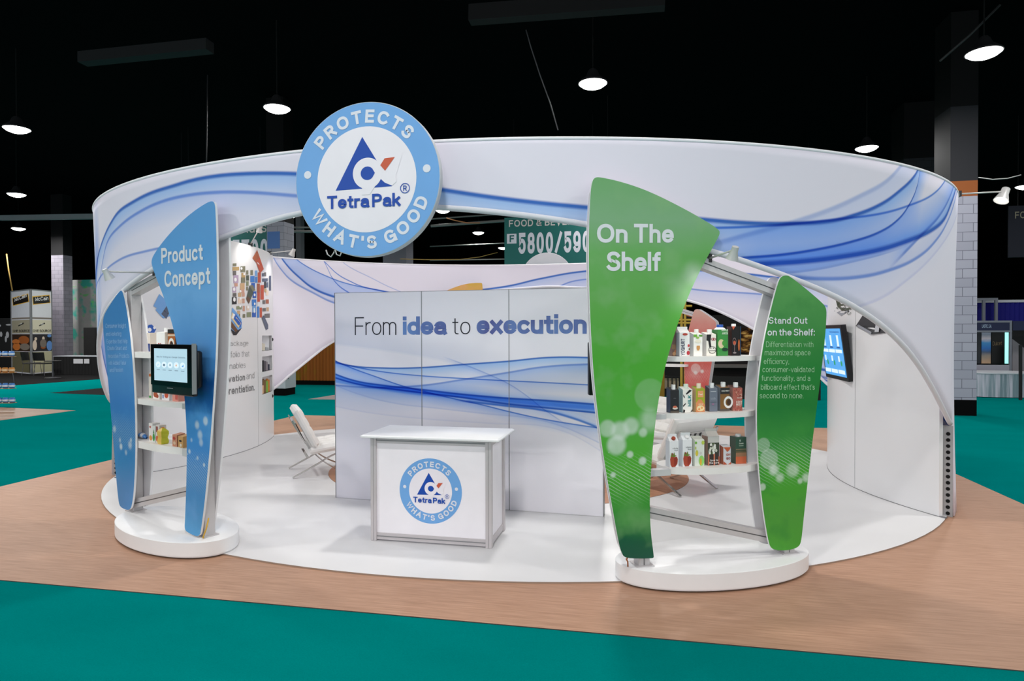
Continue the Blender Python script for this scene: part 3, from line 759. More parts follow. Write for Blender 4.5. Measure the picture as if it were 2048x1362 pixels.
# ------------------------------------------------------------------ the four arch stands
def bokeh(name, stops, blotch, dots, sparkle, seed=0.0):
    """blade print: colour bands by height, soft blotches, out-of-focus light dots; dots are (u, z, radius, softness, strength)"""
    t = NT(name); uv = t.uv(); sep = t.n('ShaderNodeSeparateXYZ'); t.l(uv, sep.inputs[0])
    nz = t.noise(t.map(uv, (1.2, 1, 1)), 2.2 + seed, 4, .6)
    zz = t.math('MULTIPLY_ADD', t.math('SUBTRACT', nz, .5), .26, sep.outputs[1])
    c = t.ramp(t.math('DIVIDE', zz, 3.1), [(z / 3.1, lin(k)) for z, k in stops])
    n2 = t.noise(uv, 3.4 + seed, 3, .5)
    c = t.mix(t.rng(n2, .50, .68, 0, .45), c, lin(blotch))
    z0, z1, amt = sparkle
    v = t.n('ShaderNodeTexVoronoi'); v.inputs['Scale'].default_value = 22; t.l(uv, v.inputs['Vector'])
    sp = t.math('MULTIPLY', t.rng(v.outputs['Distance'], .06, .17, 1, 0), t.math('GREATER_THAN', t.noise(uv, 9, 2), .52))
    band = t.math('MULTIPLY', t.rng(sep.outputs[1], z0, z0 + .12, 0, 1), t.rng(sep.outputs[1], z1 - .12, z1, 1, 0))
    c = t.mix(t.math('MULTIPLY', t.math('MULTIPLY', sp, band), amt), c, (.85, .92, .9))
    st = t.n('ShaderNodeTexWave'); st.inputs['Scale'].default_value = 14; st.inputs['Distortion'].default_value = 1.5
    rot = t.n('ShaderNodeMapping'); rot.inputs['Rotation'].default_value = (0, 0, 2.1); t.l(uv, rot.inputs['Vector']); t.l(rot.outputs[0], st.inputs['Vector'])
    band2 = t.math('MULTIPLY', t.rng(sep.outputs[1], z0 - .1, z0 + .05, 0, 1), t.rng(sep.outputs[1], z0 + .15, z0 + .3, 1, 0))
    c = t.mix(t.math('MULTIPLY', t.rng(st.outputs['Fac'], .75, 1, 0, .35), band2), c, (.8, .9, .85))
    for (a, z, r, s, k) in dots:
        d = t.n('ShaderNodeVectorMath', operation='DISTANCE'); t.l(uv, d.inputs[0]); d.inputs[1].default_value = (a, z, 0)
        c = t.mix(t.math('MULTIPLY', t.rng(d.outputs['Value'], r * (1 - min(1, s * 1.5)), r, k * .85, 0, 'SMOOTHSTEP'), t.rng(n2, .3, .65, .6, 1.15)), c, (.80, .86, .82))
    return t.fin(c, .34, 0, .45)
BEDGE = M((232, 232, 234), .4); BACKP = M((224, 222, 225), .5)
BRKT = M((206, 206, 207), .4, .1); POSTM = M((200, 197, 198), .38, .25); POSTD = M((112, 112, 114), .4, .5); SHELFW = M((238, 236, 233), .4)

def blade(name, fr, n, outline, mats, root, thick=.018, printed_back=False, flip_uv=1):
    P = chaikin(outline, 2)
    if sum(P[k][0] * P[(k + 1) % len(P)][1] - P[(k + 1) % len(P)][0] * P[k][1] for k in range(len(P))) < 0: P = P[::-1]
    uv = [(float(a * flip_uv), float(z)) for a, z in P]
    mb = MB()
    f = [fr.at(a, n, z) for a, z in P]; b = [fr.at(a, n - thick, z) for a, z in P]
    if printed_back: mb.add(b, [tuple(range(len(P) - 1, -1, -1))], 0, uv); mb.add(f, [tuple(range(len(P)))], 2)
    else: mb.add(f, [tuple(range(len(P)))], 0, uv); mb.add(b, [tuple(range(len(P) - 1, -1, -1))], 2)
    k = len(P)
    mb.add(f + b, [(i, k + i, k + (i + 1) % k, (i + 1) % k) for i in range(k)], 1)
    return mb.build(name, mats, root)

def extrusion(mb, fr, a, b, s, n0=0.0):
    """grooved metal profile from a to b, points given as (u, z)"""
    A, B = fr.at(a[0], n0, a[1]), fr.at(b[0], n0, b[1]); side = fr.at(0, 1, 0) - fr.at(0, 0, 0)
    t = (B - A).normalized(); w = t.cross(side)
    for k in (-1, 1): mb.bar(A + w * (s * .27 * k), B + w * (s * .27 * k), s, s * .44, 0, side)
    mb.bar(A, B, s * .8, s * .9, 1, side)

def arch_stand(name, label, fr, tall, short, mprint, posts, beams, shelves, base, mirror, foot_cable=None):
    loc = fr.at(base[0], base[1], .018)
    root = thing(name, label, 'display stand', loc, fr.rz(), 'arch stands with two blades')
    a, b, h = base[2], base[3], .15
    ring = [(base[0] + a * cos(2 * PI * k / 72), base[1] + b * sin(2 * PI * k / 72)) for k in range(72)]
    inner = [(base[0] + (a - .012) * cos(2 * PI * k / 72), base[1] + (b - .012) * sin(2 * PI * k / 72)) for k in range(72)]
    mb = MB(); n = 72; z0 = .018
    vs = [fr.at(u, -v if False else v, z) for z, rg in ((z0, inner), (z0 + .012, inner), (z0 + .012, ring), (h - .006, ring), (h, inner)) for u, v in rg]
    fs = [(j * n + k, j * n + (k + 1) % n, (j + 1) * n + (k + 1) % n, (j + 1) * n + k) for j in range(4) for k in range(n)] + [tuple(range(4 * n, 5 * n))]
    fs = [f[::-1] if True else f for f in fs]
    mb.add(vs, fs, 0); mb.build('oval_base', M((234, 234, 235), .4), root, smooth='auto')
    mf, mr = mprint
    ft = blade('tall_blade', fr, .095, tall, [mf, BEDGE, BACKP], root)
    fs_ = blade('short_blade', fr, .095, short, [mf, BEDGE, BACKP], root)
    du = .038 if sum(u for u, z in tall) < 0 else -.075
    blade('tall_blade', fr, -.055, [(u + du, min(z, 2.93)) for u, z in tall], [mr, BEDGE, BACKP], root, printed_back=True)
    blade('short_blade', fr, -.055, short, [mr, BEDGE, BACKP], root, printed_back=True)
    for u, zt in posts:
        mb = MB()
        for k in (-1, 1):
            mb.bbox((u + k * .024 - .021, -.045, h), (u + k * .024 + .021, .05, zt), .006, 0, fr)
        mb.box((u - .03, -.04, h), (u + .03, .045, zt - .004), 1, fr)
        mb.box((u - .07, -.07, h), (u + .07, .07, h + .008), 0, fr)
        mb.build('post', [POSTM, POSTD], root)
    for p, q in beams:
        mb = MB(); extrusion(mb, fr, p, q, .085); mb.build('cross_beam', [POSTM, POSTD], root)
    for uc, L, zt, th, nc, D in shelves:
        pr = []
        for k in range(48):
            x = 2 * PI * k / 48; cx, sx = cos(x), sin(x)
            pr.append((uc + L * math.copysign(abs(cx) ** .8, cx), nc + D * math.copysign(abs(sx) ** .8, sx)))
        mb = MB(); mb.prism([fr.at(u, v, zt) for u, v in pr[::-1]], [fr.at(u, v, zt - th) for u, v in pr[::-1]], 0, 0)
        s = mb.build('shelf', SHELFW, root)
        for e in (posts[1][0], posts[0][0]):
            e0 = uc + (L - .02) * (1 if e > uc else -1)
            MB().box((min(e, e0), -.03, zt - th), (max(e, e0), .03, zt - .002), 0, fr).build('shelf_bracket', BRKT, s)
    if foot_cable:
        mb = MB().tube([fr.at(*p) for p in foot_cable[0]], .006, 6); mb.build('cable', foot_cable[1], root, smooth=True)
    return root, ft, fs_

gu = np.array([1.107, .49]); GF = Frame((.58, 5.108), gu)
bu = np.array([1.107, -.51]); BF = Frame((-4.19, 5.105), bu)
def OUT(fr, px, n=.095): return [fr.pl(x, y, n) for x, y in px]
GT = OUT(GF, [(1250, 1117), (1243, 1105), (1237, 1085), (1222, 1000), (1208, 920), (1197, 840), (1188, 760), (1182, 670), (1178.5, 580), (1177.5, 500), (1178.5, 440), (1181, 385), (1184, 364), (1189, 355), (1200, 354), (1245, 364), (1300, 383), (1370, 418), (1420, 447), (1437, 459), (1440, 465), (1437, 474), (1418, 508), (1392, 557), (1365, 620), (1345, 680), (1327, 745), (1312, 830), (1303, 920), (1299, 1000), (1301, 1060), (1307, 1108), (1308, 1116), (1300, 1117)])
GS = OUT(GF, [(1550, 1100), (1541, 1095), (1536, 1080), (1525, 1010), (1517, 930), (1513.5, 850), (1514.5, 790), (1520, 730), (1531, 665), (1545, 605), (1556, 565), (1562, 553), (1573, 550), (1582, 554), (1615, 580), (1645, 606), (1652, 615), (1653.5, 630), (1649, 690), (1640, 765), (1629, 850), (1618, 940), (1608, 1030), (1603, 1080), (1599, 1092), (1588, 1098), (1570, 1101)])
BT = OUT(BF, [(374, 1064), (369, 1058), (370, 1040), (373, 960), (374, 880), (370, 800), (361, 725), (348, 660), (330, 600), (312, 555), (304, 532), (302.5, 521), (308, 508), (328, 480), (355, 450), (385, 424), (412, 406), (424, 401.5), (429.5, 406), (431, 420), (433, 480), (434.5, 560), (433, 680), (428, 780), (420, 890), (411, 990), (402, 1062), (399, 1071), (392, 1073)])
BS = OUT(BF, [(246, 1017), (239, 1012), (236, 995), (230, 930), (224, 850), (217, 770), (210, 700), (206, 655), (206, 636), (212, 622), (226, 600), (237, 585), (242, 580), (246, 585), (253, 615), (261, 675), (267, 745), (270.5, 830), (271, 910), (268, 980), (264, 1010), (260, 1019), (254, 1020)])
def dots_for(fr, lst): return [(*fr.pl(x, y, .095), r, s, k) for x, y, r, s, k in lst]
GREENP = bokeh('green_leaf_print', [(.15, (18, 80, 70)), (.36, (20, 92, 62)), (.52, (52, 140, 52)), (.9, (80, 172, 44)), (1.2, (84, 172, 60)), (1.7, (68, 166, 34)), (2.1, (88, 168, 66)), (2.45, (96, 170, 84)), (2.7, (120, 172, 124)), (3.0, (104, 168, 104))], (128, 180, 118),
    dots_for(GF, [(1215, 857, .075, .25, .55), (1233, 890, .09, .3, .75), (1240, 862, .09, .35, .7), (1262, 852, .08, .35, .65), (1300, 790, .13, .1, .16), (1286, 865, .045, .4, .6), (1260, 909, .035, .4, .8), (1285, 922, .04, .4, .85), (1226, 950, .03, .5, .8), (1300, 840, .12, .5, .45), (1388, 548, .13, .8, .5), (1365, 585, .20, .8, .3)]), (.72, 1.05, .85))  # last two dots put the arm lamp's glow into the print colour
GREENS = bokeh('green_dew_print', [(.15, (72, 158, 52)), (.5, (76, 155, 58)), (.8, (70, 165, 40)), (1.0, (64, 150, 60)), (1.3, (28, 122, 46)), (1.6, (30, 128, 48)), (2.0, (66, 146, 68)), (2.35, (90, 165, 84))], (40, 128, 52),
    dots_for(GF, [(1548, 940, .06, .5, .8), (1560, 955, .05, .5, .8), (1585, 940, .075, .45, .8), (1600, 962, .03, .4, .6), (1525, 974, .035, .3, .5), (1538, 918, .085, .12, .35), (1527, 890, .06, .1, .3), (1612, 955, .05, .5, .7)]), (.78, .98, .35), 1.0)
BLUEP = bokeh('blue_water_print', [(.15, (64, 150, 204)), (.6, (56, 138, 200)), (.85, (66, 138, 208)), (1.15, (70, 142, 208)), (1.28, (26, 92, 166)), (1.5, (16, 80, 150)), (1.62, (72, 142, 212)), (2.2, (118, 178, 232)), (2.6, (94, 164, 224)), (2.97, (90, 158, 218))], (96, 160, 218),
    dots_for(BF, [(394, 850, .05, .5, .6), (400, 870, .055, .5, .7), (402, 885, .045, .5, .7), (411, 842, .05, .4, .55), (379, 903, .03, .5, .8), (395, 916, .025, .5, .8), (408, 930, .025, .5, .8), (383, 880, .025, .5, .5)]), (.62, .95, .75), .6)
BLUES = bokeh('blue_splash_print', [(.15, (66, 138, 196)), (.6, (56, 132, 192)), (.9, (58, 124, 188)), (1.2, (66, 126, 196)), (1.6, (88, 148, 206)), (2.0, (70, 136, 196)), (2.3, (66, 134, 196))], (78, 142, 204),
    dots_for(BF, [(229, 858, .05, .5, .55), (242, 893, .045, .5, .8), (240, 880, .035, .6, .6), (260, 890, .06, .6, .65), (252, 905, .04, .6, .5), (262, 880, .03, .5, .7)]), (.82, 1.15, .45), 1.3)
ORANGEP = bokeh('orange_fruit_print', [(.2, (190, 90, 40)), (1.2, (214, 130, 60)), (2.4, (226, 160, 110)), (3.0, (205, 165, 50))], (232, 165, 120), [], (.8, 1.1, .4))
PINKP = bokeh('pink_rose_print', [(.2, (196, 70, 60)), (1.1, (210, 96, 90)), (1.5, (196, 92, 76)), (1.9, (208, 120, 110)), (2.3, (206, 170, 156))], (214, 150, 140), [(-.62, 1.15, .05, .5, .8), (-.5, 1.12, .05, .4, .6), (-.5, 1.2, .1, .1, .4)], (1.0, 1.2, .6))
sh = lambda fr, xa, xb, yt, yb, xm, nf=.06, nc=-.13, D=.2: ((fr.pl(xa, yt, nc)[0] + fr.pl(xb, yt, nc)[0]) / 2, (fr.pl(xb, yt, nc)[0] - fr.pl(xa, yt, nc)[0]) / 2, fr.pl(xm, yt, nf)[1], fr.pl(xm, yt, nf)[1] - fr.pl(xm, yb, nf)[1], nc, D)
GSH = [sh(GF, 1312, 1503, 713, 723, 1420), sh(GF, 1309, 1501, 827, 837.5, 1400), sh(GF, 1318, 1510, 937, 950, 1395)]
BSH = [sh(BF, 262, 384, 704.5, 716, 290), sh(BF, 274, 402, 804, 815, 330), sh(BF, 273, 402, 895, 909, 340)]
def line_uz(fr, p, q, ua, ub, n=0.0):
    a, b = fr.pl(*p, n), fr.pl(*q, n); k = (b[1] - a[1]) / (b[0] - a[0])
    return (ua, a[1] + (ua - a[0]) * k), (ub, a[1] + (ub - a[0]) * k)
gb = [line_uz(GF, (1413, 531), (1546, 581), -.55, .56), line_uz(GF, (1303, 1024), (1532, 1072), -.58, .56)]
bb = [line_uz(BF, (250, 594), (318, 557), -.72, .48), line_uz(BF, (270, 1007), (372, 983), -.72, .5)]
COPPER = M((176, 110, 66), .4, .3); YWIRE = M((214, 170, 60), .5)
green, gtall, gshort = arch_stand('arch_stand', 'green arch stand of tall and short curved blades around carton shelves, front right', GF, GT, GS, (GREENP, GREENP), [(-.62, gb[0][0][1] + .05), (.60, gb[0][1][1] + .02)], gb, GSH, (.02, -.09, .80, .39), 1,
    ([(-.74, .02, .15), (-.745, .03, .19), (-.76, .04, .21), (-.745, .045, .24)], COPPER))
gshort.data.materials[0] = GREENS
blue, btall, bshort = arch_stand('arch_stand', 'blue arch stand of tall and short curved blades with screen, front left', BF, BT, BS, (BLUEP, BLUEP), [(.60, bb[0][1][1] + .05), (-.72, bb[0][0][1] + .02)], bb, BSH, (-.0, -.03, .80, .40), -1,
    ([(.66, .06, .155), (.70, .09, .17), (.70, .06, .24), (.72, .05, .33)], YWIRE))
bshort.data.materials[0] = BLUES
def mirror_stand(label, fr0, o, src, mf, base, posts, beams, shelves):
    T, S = src
    return arch_stand('arch_stand', label, o, [(-u, z) for u, z in T], [(-u, z) for u, z in S], (mf, mf), [(-u, z) for u, z in posts], [((-p[0], p[1]), (-q[0], q[1])) for p, q in beams], [(-s[0], *s[1:]) for s in shelves], (-base[0], *base[1:]), 1)
YB = 2 * 8.87
PF = Frame((.60, YB - 5.108 + .12), (-1.107, .49)); OF = Frame((-4.1, YB - 5.105 + .12), (-1.107, -.51))
pink = mirror_stand('pink arch stand at the back of the booth, seen through the green stand', GF, PF, (GT, GS), PINKP, (.02, -.09, .80, .39), [(-.62, gb[0][0][1] + .05), (.60, gb[0][1][1] + .02)], gb, GSH[1:2])
orng = mirror_stand('orange arch stand at the back, its blade tip showing above the graphic wall', BF, OF, (BT, BS), ORANGEP, (0, -.03, .80, .40), [(.60, bb[0][1][1] + .05), (-.72, bb[0][0][1] + .02)], bb, BSH[1:2])

def ptext(parent, fr, n, s, p0, p1, ytop, w, m, gap=.2, space=.34):
    a0, z0 = fr.pl(*p0, n); a1, z1 = fr.pl(*p1, n); h = fr.pl(p0[0], ytop, n)[1] - z0
    k = (z1 - z0) / (a1 - a0); mb = MB()
    put_text(mb, s, lambda x, y: fr.at(x, n, y + (x - a0) * k), a0, a1, z0, h, w, gap, 0, space)
    return mb.build('lettering', m, parent)
LW = M((226, 229, 234), .5)
ptext(gtall, GF, .0975, 'On', (1194, 485.5), (1255, 485.5), 447.5, .19, LW, .10)
ptext(gtall, GF, .0975, 'The', (1268, 485.5), (1347.5, 485.5), 447.5, .19, LW, .10)
ptext(gtall, GF, .0975, 'Shelf', (1213, 542), (1321, 542), 503, .19, LW, .08)
for s, x0, x1, yb, cap, w in (('Stand', 1537.7, 1581.6, 647.4, 13.2, .15), ('Out', 1586.8, 1614.6, 647.4, 13.2, .15), ('on', 1535, 1553.5, 671, 13.4, .15), ('the', 1558, 1583, 671, 13.4, .15), ('Shelf:', 1587.5, 1629.5, 671, 13.4, .15), ('Differentiation with', 1532, 1626.5, 694, 11, .09), ('maximized space', 1529.5, 1621, 710.5, 11, .09), ('efficiency,', 1527.5, 1578, 728, 11, .09), ('consumer-validated', 1525, 1628.5, 744.3, 11, .09), ('functionality, and a', 1523, 1620.5, 761.5, 11, .09), ("billboard effect that's", 1521.7, 1629.5, 779.3, 11, .09), ('second to none.', 1519.3, 1606.5, 796.6, 11, .09)):
    ptext(gshort, GF, .0975, s, (x0, yb), (x1, yb), yb - cap, w, LW if w > .1 else M((172, 218, 172), .5), .14)
ptext(btall, BF, .0975, 'Product', (322.7, 527.5), (405.6, 519.5), 496.5, .185, LW, .12)
ptext(btall, BF, .0975, 'Concept', (329, 574.5), (420.5, 567.5), 542, .185, LW, .12)
for k, (s, x0, x1, yb) in enumerate((('Consumer Insight', 211, 252, 656), ('and Marketing', 212, 242.5, 672), ('Expertise that Help', 213.5, 255, 687), ('Create Smart and', 214.7, 253.5, 700.5), ('Innovative Products', 216, 258.5, 716), ('with Added Value', 217, 252, 730), ('and Passion', 219.6, 246, 744))):
    ptext(bshort, BF, .0975, s, (x0, yb), (x1, yb - .5), yb - 8.5, .09, M((168, 206, 240), .5), .14)

# ------------------------------------------------------------------ curved inner walls of the two legs
class Curved:                      # upright wall bulging into the booth; t runs along y
    def __init__(s, sx, x0, y0, half, sag_f, sag_b): s.sx, s.x0, s.y0, s.half, s.f, s.b = sx, x0, y0, half, sag_f, sag_b
    def xy(s, t):
        return s.x0 + s.sx * (s.f if t < 0 else s.b) * t * t, s.y0 + s.half * t
    def at(s, t, off, z):
        x, y = s.xy(t); x2, y2 = s.xy(t + .01); d = Vector((x2 - x, y2 - y, 0)).normalized(); n = Vector((-s.sx, 0, 0)); n = (n - d * n.dot(d)).normalized()
        return Vector((x, y, z)) + n * off
    def hit(s, px, py):
        d = ray(px, py); best = None
        for t in np.linspace(-1.1, 1.1, 1101):
            x, y = s.xy(t); e = x - d[0] / d[1] * y
            if best is not None and best[1] * e <= 0 and (s.sx < 0 or True): 
                cand = (float(t), float(EYE + d[2] * y / d[1])); 
                if s.sx > 0: return cand
                res = cand; return res
            best = (t, e)
        return (0.0, float(EYE + d[2] * s.y0 / d[1]))
LWALL = Curved(-1, -6.13, 8.83, 1.75, .52, .42); RWALL = Curved(1, 2.46, 8.83, 1.75, .52, .52)
WALLW = NT('gloss_white_wall'); _n = WALLW.noise(WALLW.obj(), .8, 2)
WALLW = WALLW.fin(WALLW.mix(_n, lin((228, 228, 230)), lin((236, 236, 238))), .28, 0, .5)
def inner_wall(W, label, top, seams, holes=()):
    r = thing('curved_wall', label, 'display wall', (*W.xy(0), .018))
    edges = [-.97] + seams + [1.0]
    for a, b in zip(edges, edges[1:]):
        mb = MB(); n = 24; a_, b_ = a + .0012, b - .0012
        sec = [(a_ + (b_ - a_) * k / n) for k in range(n + 1)]
        vs = [W.at(t, o, z) for t in sec for o, z in ((0, .02), (0, top), (-.05, top), (-.05, .02))]
        fs = [(4 * k + j, 4 * k + (j + 1) % 4, 4 * k + 4 + (j + 1) % 4, 4 * k + 4 + j) for k in range(n) for j in range(4)] + [(0, 1, 2, 3), (4 * n + 3, 4 * n + 2, 4 * n + 1, 4 * n)]
        if W.sx > 0: fs = [f[::-1] for f in fs]
        if holes and a >= holes[0][0] - .5 and b == 1.0:
            h0, h1 = holes[0][0], holes[0][1]; zz = [.02] + [q for h in holes for q in h[2:]] + [top]
            cells = [(a_, h0, .02, top), (h1, b_, .02, top)] + [(h0, h1, zz[k], zz[k + 1]) for k in range(0, len(zz), 2)]
            for c0, c1, z0, z1 in cells:
                m = 8; vs = [W.at(c0 + (c1 - c0) * k / m, o, z) for k in range(m + 1) for o, z in ((0, z0), (0, z1), (-.05, z1), (-.05, z0))]
                mb.add(vs, [(4 * k + j, 4 * k + (j + 1) % 4, 4 * k + 4 + (j + 1) % 4, 4 * k + 4 + j) for k in range(m) for j in range(4)] + [(0, 1, 2, 3), (4 * m + 3, 4 * m + 2, 4 * m + 1, 4 * m)])
        else: mb.add(vs, fs)
        mb.build('wall_panel', WALLW, r, smooth='auto')
    mb = MB(); n = 40
    vs = [W.at(-1 + 2 * k / n, o, z) for k in range(n + 1) for o, z in ((.003, .018), (.003, .024), (-.04, .024), (-.04, .018))]
    mb.add(vs, [(4 * k + j, 4 * k + (j + 1) % 4, 4 * k + 4 + (j + 1) % 4, 4 * k + 4 + j) for k in range(n) for j in range(4)])
    for t in seams: mb.box((0, 0, 0), (0, 0, 0)); mb.add([W.at(t - .0015, .001, .02), W.at(t + .0015, .001, .02), W.at(t + .0015, .001, top), W.at(t - .0015, .001, top)], [(0, 1, 2, 3)])
    mb.build('seam_trim', M((120, 120, 124), .5), r)
    return r
lseam = LWALL.hit(517, 880)[0]; rseam = RWALL.hit(1710, 900)[0]
nt0, nt1 = LWALL.hit(524, 720)[0], LWALL.hit(544, 720)[0]
nz = [(LWALL.hit(535, b)[1], LWALL.hit(535, t)[1]) for t, b in ((671, 701), (712, 742), (752, 786))]
lw_ = inner_wall(LWALL, 'curved white wall with package pictures and words about innovation, inside left leg', 3.3, [lseam], [(nt0, nt1, *q) for q in nz[::-1]])
rw_ = inner_wall(RWALL, 'curved plain white wall with tree picture inside the right leg of the canopy', 3.3, [rseam])
def wall_text(W, root, s, x0, x1, yb, yt, w, m, gap=.16):
    t0, z0 = W.hit(x0, yb); t1, z1 = W.hit(x1, yb - (x1 - x0) * .13); h = W.hit(x1, yt)[1] - W.hit(x1, yb - (x1 - x0) * .13)[1]
    mb = MB(); zb = (z0 + z1) / 2
    put_text(mb, s, lambda x, y: W.at(x, .004, y), t0, t1, zb, h, w, gap); mb.build('lettering', m, root)
TXT = M((120, 120, 122), .5); TXTB = M((128, 128, 130), .5)
wall_text(LWALL, lw_, 'Package', 450.5, 496, 694.5, 679, .06, TXT)
wall_text(LWALL, lw_, 'Portfolio that', 437, 498, 718.5, 699, .06, TXT)
wall_text(LWALL, lw_, 'Enables', 451, 490.5, 739.5, 723, .06, TXT)
wall_text(LWALL, lw_, 'Innovation', 428, 489.6, 768, 747, .17, TXTB)
wall_text(LWALL, lw_, 'and', 492.5, 508, 758.5, 744, .06, TXT)
wall_text(LWALL, lw_, 'Differentiation.', 421, 508.7, 793, 767.5, .17, TXTB)
def pic(mb, W, pts, mi, off=.004, ox=0, oy=0, k=1.0):
    P = [W.hit(ox + x * k, oy + y * k) for x, y in pts]; mb.add([W.at(t, off, z) for t, z in P], [tuple(range(len(P)))], mi)
cols = dict(olive=(128, 126, 104), tan=(190, 160, 110), lilac=(190, 168, 196), grey=(110, 106, 104), sand=(206, 170, 130), rose=(206, 160, 140), pale=(236, 214, 196), blue=(70, 130, 206), blue2=(52, 100, 190), red=(196, 84, 52), rust=(170, 92, 58), dark=(56, 54, 58), green=(84, 92, 80), slate=(88, 98, 120), white=(250, 250, 250), brown=(112, 80, 60), cream=(230, 208, 160), ltblue=(120, 170, 226), moss=(140, 146, 116))
ck = list(cols); cm = [M(cols[c], .5) for c in ck]; ci = {c: k for k, c in enumerate(ck)}
mb = MB(); o_ = dict(ox=440, oy=480, k=.1322)
Q = lambda x0, y0, x1, y1, s=-.05: [(x0, y0 + s * (x0 - 480)), (x1, y0 + s * (x1 - 480)), (x1, y1 + s * (x1 - 480)), (x0, y1 + s * (x0 - 480))]
for c, x0, y0, x1, y1 in (('olive', 188, 340, 245, 385), ('tan', 185, 395, 285, 450), ('grey', 190, 455, 240, 520), ('lilac', 200, 520, 275, 640), ('rose', 215, 640, 265, 690), ('lilac', 185, 695, 240, 780), ('grey', 190, 790, 245, 845), ('dark', 178, 850, 248, 960),
   ('olive', 305, 390, 378, 480), ('tan', 320, 490, 378, 560), ('olive', 315, 560, 378, 640), ('sand', 300, 645, 370, 740), ('rose', 300, 740, 365, 790), ('sand', 270, 790, 320, 850), ('rose', 330, 790, 370, 850), ('pale', 270, 870, 330, 950), ('rose', 335, 880, 370, 950), ('moss', 245, 990, 325, 1040), ('rose', 340, 990, 372, 1070), ('sand', 255, 1060, 300, 1110), ('olive', 285, 1110, 300, 1170), ('olive', 340, 1115, 378, 1170),
   ('olive', 392, 455, 425, 520), ('green', 392, 530, 435, 610), ('moss', 390, 620, 430, 690), ('olive', 392, 700, 420, 760), ('olive', 455, 455, 495, 530), ('blue', 455, 545, 520, 640), ('blue2', 470, 650, 525, 740), ('ltblue', 525, 465, 558, 550), ('blue', 528, 560, 560, 650), ('blue2', 490, 780, 545, 880), ('blue', 478, 900, 545, 1000), ('ltblue', 485, 1000, 540, 1090), ('blue2', 482, 1095, 540, 1170), ('blue', 555, 1010, 590, 1180), ('pale', 395, 990, 440, 1060), ('moss', 400, 1090, 468, 1165),
   ('red', 570, 495, 615, 650), ('rust', 556, 665, 600, 800), ('red', 560, 800, 600, 940), ('red', 608, 690, 660, 910), ('red', 598, 1030, 632, 1180),
   ('slate', 632, 510, 660, 560), ('grey', 665, 500, 695, 560), ('slate', 635, 590, 720, 640), ('dark', 665, 640, 695, 740), ('slate', 700, 650, 725, 730), ('tan', 670, 745, 700, 800), ('pale', 690, 770, 730, 850), ('grey', 640, 920, 680, 980), ('rust', 690, 910, 735, 975), ('grey', 640, 1040, 690, 1090), ('sand', 700, 1030, 735, 1090), ('grey', 670, 1125, 750, 1190), ('slate', 738, 555, 770, 780)):
    pic(mb, LWALL, Q(x0, y0, x1, y1), ci[c], .004, **o_)
for x, y, rx, ry, c in ((228, 600, 20, 30, 'white'), (208, 745, 18, 28, 'white'), (212, 900, 20, 34, 'white'), (320, 430, 14, 20, 'white'), (360, 515, 14, 20, 'white'), (303, 775, 15, 18, 'white'), (305, 885, 15, 18, 'white'), (300, 1000, 15, 20, 'white'), (420, 1015, 15, 22, 'white'), (518, 830, 14, 22, 'white'), (520, 965, 12, 20, 'white'), (512, 1065, 10, 40, 'white')):
    pic(mb, LWALL, [(x + rx * cos(a), y + ry * sin(a)) for a in np.linspace(2 * PI, 0, 14, endpoint=False)], ci[c], .006, **o_)
pic(mb, LWALL, [(555, 150), (485, 275), (545, 350), (600, 505), (655, 440)], ci['red'], .007, **o_)
pic(mb, LWALL, [(555, 150), (485, 275), (530, 320), (585, 270)], ci['rust'], .008, **o_)
pic(mb, LWALL, [(440, 690), (390, 890), (430, 965), (500, 790)], ci['green'], .008, **o_)
pic(mb, LWALL, [(440, 690), (490, 780), (530, 760), (490, 680)], ci['olive'], .008, **o_)
pic(mb, LWALL, [(390, 890), (430, 965), (455, 900), (410, 850)], ci['brown'], .009, **o_)
pic(mb, LWALL, [(655, 1135), (625, 1180), (690, 1362), (722, 1345), (722, 1285)], ci['slate'], .008, **o_)
pic(mb, LWALL, [(180, 1020), (130, 1362), (215, 1400), (325, 1330), (320, 1200), (255, 1110)], ci['ltblue'], .006, **o_)
for pts, c in (([(175, 1090), (160, 1180), (270, 1330), (310, 1260), (250, 1180)], 'cream'), ([(225, 1110), (200, 1190), (300, 1330), (322, 1250)], 'blue2'), ([(150, 1210), (140, 1300), (230, 1400), (262, 1362)], 'brown'), ([(190, 1110), (172, 1180), (190, 1195), (226, 1130)], 'white'), ([(140, 1330), (200, 1440), (240, 1440), (325, 1330), (215, 1390)], 'dark')):
    pic(mb, LWALL, pts, ci[c], .008, **o_)
# printed packs floating on the part seen through the blue stand
for pts, c in (([(318, 588), (306, 612), (322, 622), (335, 604)], 'ltblue'), ([(325, 600), (310, 620), (326, 637), (340, 632), (336, 604)], 'ltblue'), ([(334, 610), (340, 622), (332, 638), (322, 628)], 'slate'), ([(291, 655), (286, 660), (294, 672), (307, 667), (312, 658), (303, 649), (297, 650)], 'blue2'), ([(326, 621), (334, 628), (341, 621)], 'dark'), ([(284, 690), (287, 705), (296, 703), (292, 688)], 'ltblue')):
    pic(mb, LWALL, pts, ci[c], .007)
for x, y, r in ((290, 661, 2.4), (298.5, 659.5, 3.6), (293, 665.5, 2.2), (308, 655.5, 2.6)): pic(mb, LWALL, [(x + r * cos(a), y + r * 1.15 * sin(a)) for a in np.linspace(2 * PI, 0, 14, endpoint=False)], ci['white'], .009)
mb.build('package_print', cm, lw_)
mb = MB(); TR = [M((74, 78, 62), .6), M((150, 152, 160), .6), M((62, 62, 66), .5), M((196, 198, 204), .5)]
random.seed(3)
tp = [(1673, 600), (1676, 613), (1684, 622), (1696, 620), (1703, 618), (1707, 615), (1698, 608)]
pic(mb, RWALL, [(1668, 622), (1690, 616), (1716, 617), (1690, 627)], 1, .004)
